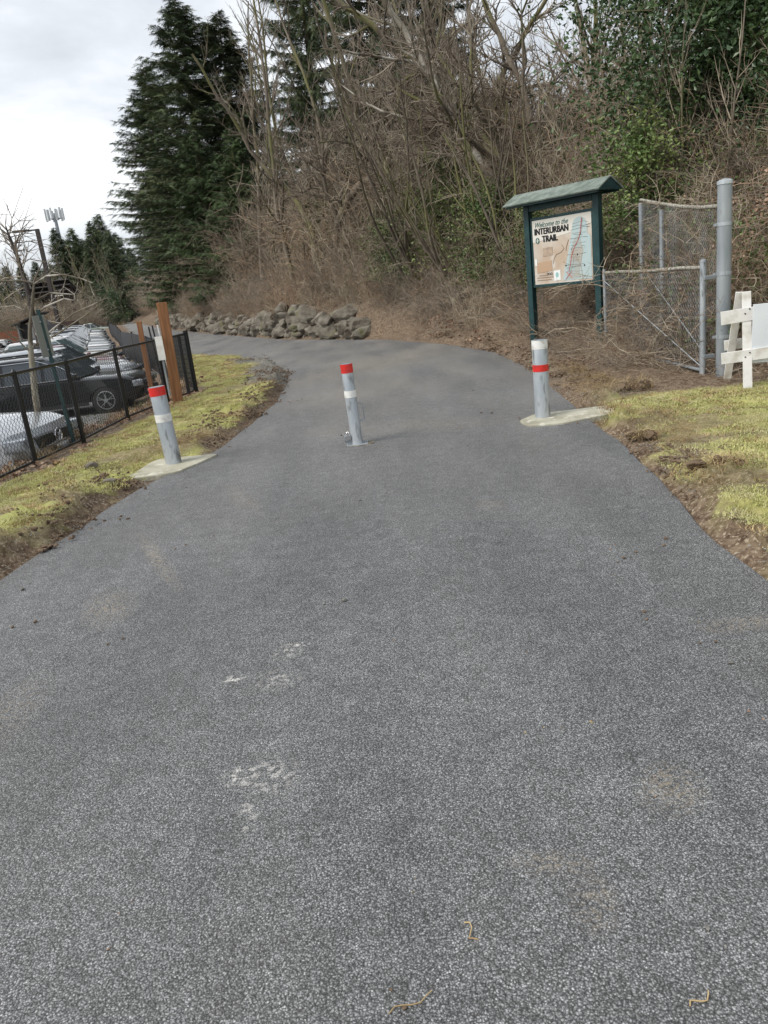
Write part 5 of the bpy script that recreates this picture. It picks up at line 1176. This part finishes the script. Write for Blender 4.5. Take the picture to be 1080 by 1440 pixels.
x = np.concatenate([x, x2]); y = np.concatenate([y, y2]); z = np.concatenate([z, z2]); print('grass', len(x))
scatter('grass', tf, np.stack([x, y, z], 1), rot_(len(x), .08), rng.uniform(.7, 1.3, len(x)), 'short yellow-green mossy grass of the verges', 'grass')
def clodm(seed, mt, n_=16):
    rs_ = random.Random(seed); mb = MB()
    for i in range(n_):
        s = rs_.uniform(.012, .06)**1; V, Fq = rock(rs_, (rs_.uniform(-.2, .2), rs_.uniform(-.2, .2), s*.25), (s*rs_.uniform(.7, 1.4), s, s*.7), 1, .5); mb.add(V, Fq)
    me = bpy.data.meshes.new('clods'); me.from_pydata(mb.V, [], mb.F); me.materials.append(mt); return me
M_clod = mat('dry_clods', (.095, .06, .036), .97, 0, (.17, .12, .08), 12, 6, .42, .62)
M_gravl = mat('grey_gravel', (.26, .25, .225), .9, 0, (.13, .125, .11), 14, 3, .4, .6)
cl = [proto('clods', clodm(700+i, M_clod)) for i in range(3)]; gv = [proto('clods', clodm(710+i, M_gravl)) for i in range(2)]
def edgef(x, y):
    dl = np.where(x < xat(y, LE), dist_poly(x, y, LE), 9); dr = np.where(x > xat(y, RE), dist_poly(x, y, RE), 9); d = np.minimum(dl, dr); return (d > .02) & (d < .75) & (rng.random(len(x)) < 1-d*1.2) & (fbm(x*1.2, y*1.2) > .46) & (np.hypot(x+2.2, y-7.9) > .7) & (np.hypot(x-2.1, y-8.0) > .7)
x, y, z = region(9000, -4, 5, 2.8, 20, edgef); print('clods', len(x))
scatter('soil_clods', cl, np.stack([x, y, z], 1), rot_(len(x), .3), rng.uniform(.25, .9, len(x)), 'crumbly soil clods along the fresh asphalt edge', 'soil')
def gravf(x, y): return terrain(x, y)[3] > .35
st_ = [proto('stems', mat_mesh(320+i, [M_dry, M_twigp][i % 2])) for i in range(3)]
x, y, z = region(5000, -4, 6, 2.8, 12, lambda x, y: (lambda d: (d > .22) & (d < .6) & (terrain(x, y)[1] < .75))(np.minimum(np.where(x < xat(y, LE), dist_poly(x, y, LE), 9), np.where(x > xat(y, RE), dist_poly(x, y, RE), 9))) & (rng.random(len(x)) < .6))
scatter('dead_roots', st_, np.stack([x, y, z+.0], 1), rot_(len(x), .3), rng.uniform(.10, .26, len(x)), 'pale torn grass roots in the broken soil along the asphalt', 'roots'); print('roots', len(x))
x, y, z = region(2500, -5, 0, 12.5, 21, gravf); scatter('gravel', gv, np.stack([x, y, z-.005], 1), rot_(len(x), .3), rng.uniform(.25, .6, len(x)), 'grey gravel shoulder at the inside of the trail bend', 'gravel')
x, y, z = region(5000, -3.4, 5, 2.8, 16, lambda x, y: (np.minimum(np.where(x < xat(y, LE), dist_poly(x, y, LE), 9), np.where(x > xat(y, RE), dist_poly(x, y, RE), 9)) < .22) & ((x < xat(y, LE)) | (x > xat(y, RE))) & (rng.random(len(x)) < .6))
scatter('edge_grit', gv, np.stack([x, y, z+.01], 1), rot_(len(x), .3), rng.uniform(.15, .4, len(x)), 'fine grit and crumbs beside the asphalt edge', 'gravel')
# dry weeds behind the fence
wd = [proto('blades', tuft(620+i, 90, .16, .30, [M_dry, M_cane][i % 2], .003)) for i in range(3)]
x, y, z = region(700, -6.2, -3.5, 3, 16.5, lambda x, y: (x < xat(y, FULLF)-.02) & (x > xat(y, FULLF)-1.5)); scatter('dry_weeds', wd, np.stack([x, y, z], 1), rot_(len(x), .2), rng.uniform(.3, .8, len(x)), 'dry straw coloured weeds and sedge behind the black fence', 'weeds')
x, y, z = region(150, -7, -3.4, 3, 17, lambda x, y: (x < xat(y, FULLF)-.3) & (x > xat(y, FULLF)-1.5)); scatter('planting_strip_shrubs', lb, np.stack([x, y, z+.08], 1), rot_(len(x), .3), rng.uniform(.3, .55, len(x)), 'low straggly ground cover in the strip before the cars', 'weeds')
# stones and turf lumps that can be told apart
for i, (x, y, s, lb_) in enumerate(((-2.95, 7.85, .13, 'fist sized tan stone lying on the left verge near the bollard pad'), (-2.5, 7.0, .09, 'small pale stone at the asphalt edge below the left bollard pad'), (2.62, 8.75, .16, 'dark soil lump at asphalt edge above the right bollard pad'), (2.35, 4.4, .10, 'small grey stone in the broken right edge near the camera'))):
    V, Fq = rock(random.Random(40+i), (0, 0, 0), (s*1.5, s, s*.7)); mb = MB(); mb.add(V, Fq); o = mb.build('stone' if i != 2 else 'soil_lump', M_rock if i != 2 else M_soil, None, True); o.location = (x, y, hz(x, y)+s*.2); tag(o, lb_, 'stone' if i != 2 else 'soil lump')
def turf(x, y, s, lb_, sd):
    rs_ = random.Random(sd); mb = MB()
    for k in range(9):
        V, Fq = rock(rs_, (rs_.gauss(0, s*.5), rs_.gauss(0, s*.3), rs_.uniform(0, s*.3)), (s*rs_.uniform(.5, 1), s*rs_.uniform(.5, .9), s*rs_.uniform(.4, .7))); mb.add(V, Fq)
    e = mb.build('turf_lump', M_soil); e.location = (x, y, hz(x, y)); tag(e, lb_, 'turf lump'); n = 500; rr = np.random.default_rng(sd)
    b0 = np.stack([rr.normal(0, s*.55, n), rr.normal(0, s*.4, n), rr.uniform(.1, .5, n)*s], 1); a = rr.random(n)*6.28; d = np.stack([np.cos(a), np.sin(a), rr.normal(size=n)*.5], 1); sd_ = np.stack([-np.sin(a), np.cos(a), np.zeros(n)], 1)*.003
    V = np.stack([b0-sd_, b0+sd_, b0+d*s*.35], 1).reshape(-1, 3); mobj('roots', npmesh('roots', V, np.arange(3*n).reshape(-1, 3), M_dry), e)
turf(3.05, 8.95, .26, 'upturned turf heap with matted dry roots between kiosk pad and gate', 5)
turf(2.33, 6.55, .14, 'dark torn turf lump at the right edge below the pad', 6)
turf(2.36, 5.05, .16, 'mossy torn turf lump along the middle of the right edge', 7)
# dry stems on the asphalt
for i, (px, py, l, a, lb_) in enumerate(((578, 1410, .11, .35, 'curled straw stem on the asphalt at the bottom of the picture'), (662, 1310, .07, -1.2, 'short broken straw on the asphalt above the curled stem'), (985, 1405, .06, .4, 'tiny tan stem on asphalt near the lower right corner'))):
    u, v = px-540, py-720; a_ = (u*cR-v*sR)/F_; b_ = (u*sR+v*cR)/F_; r = (a_, cP-b_*sP, -sP-b_*cP); t = (TZ+.006-H_)/r[2]; mb = MB()
    mb.tube([(math.cos(a)*l*(k/6-.5)-.012*math.sin(k*1.1)*math.sin(a), math.sin(a)*l*(k/6-.5)+.008*math.sin(k*1.3), .002*(k % 2)) for k in range(7)], .0018, 5); o = mb.build('straw_stem', M_dry, None, True); o.location = (r[0]*t, r[1]*t, TZ+.004); tag(o, lb_, 'straw')

# loose debris dropped on the trail
db = [proto('crumbs', clodm(730, M_gravl, 2)), proto('leaves', leafpatch(440, 3, .25, .045, M_dead, .004)), proto('crumbs', clodm(731, M_clod, 2)), proto('leaves', leafpatch(441, 2, .2, .03, M_dry, .004))]
xd = rng.uniform(-2.3, 2.2, 260); yd = 1.3+11*rng.random(260)**1.4; kd_ = (xd > xat(yd, LE)+.1) & (xd < xat(yd, RE)-.1); xd, yd = xd[kd_], yd[kd_]
edge_ = np.minimum(xd-xat(yd, LE), xat(yd, RE)-xd); kd_ = rng.random(len(xd)) < .25+.75*np.exp(-edge_*2); xd, yd = xd[kd_], yd[kd_]
scatter('path_debris', db, np.stack([xd, yd, np.full(len(xd), TZ+.002)], 1), np.stack([np.zeros(len(xd)), np.zeros(len(xd)), rng.uniform(0, 6.28, len(xd))], 1), rng.uniform(.15, .6, len(xd)), 'loose crumbs and small dead leaves lying on the asphalt', 'debris')
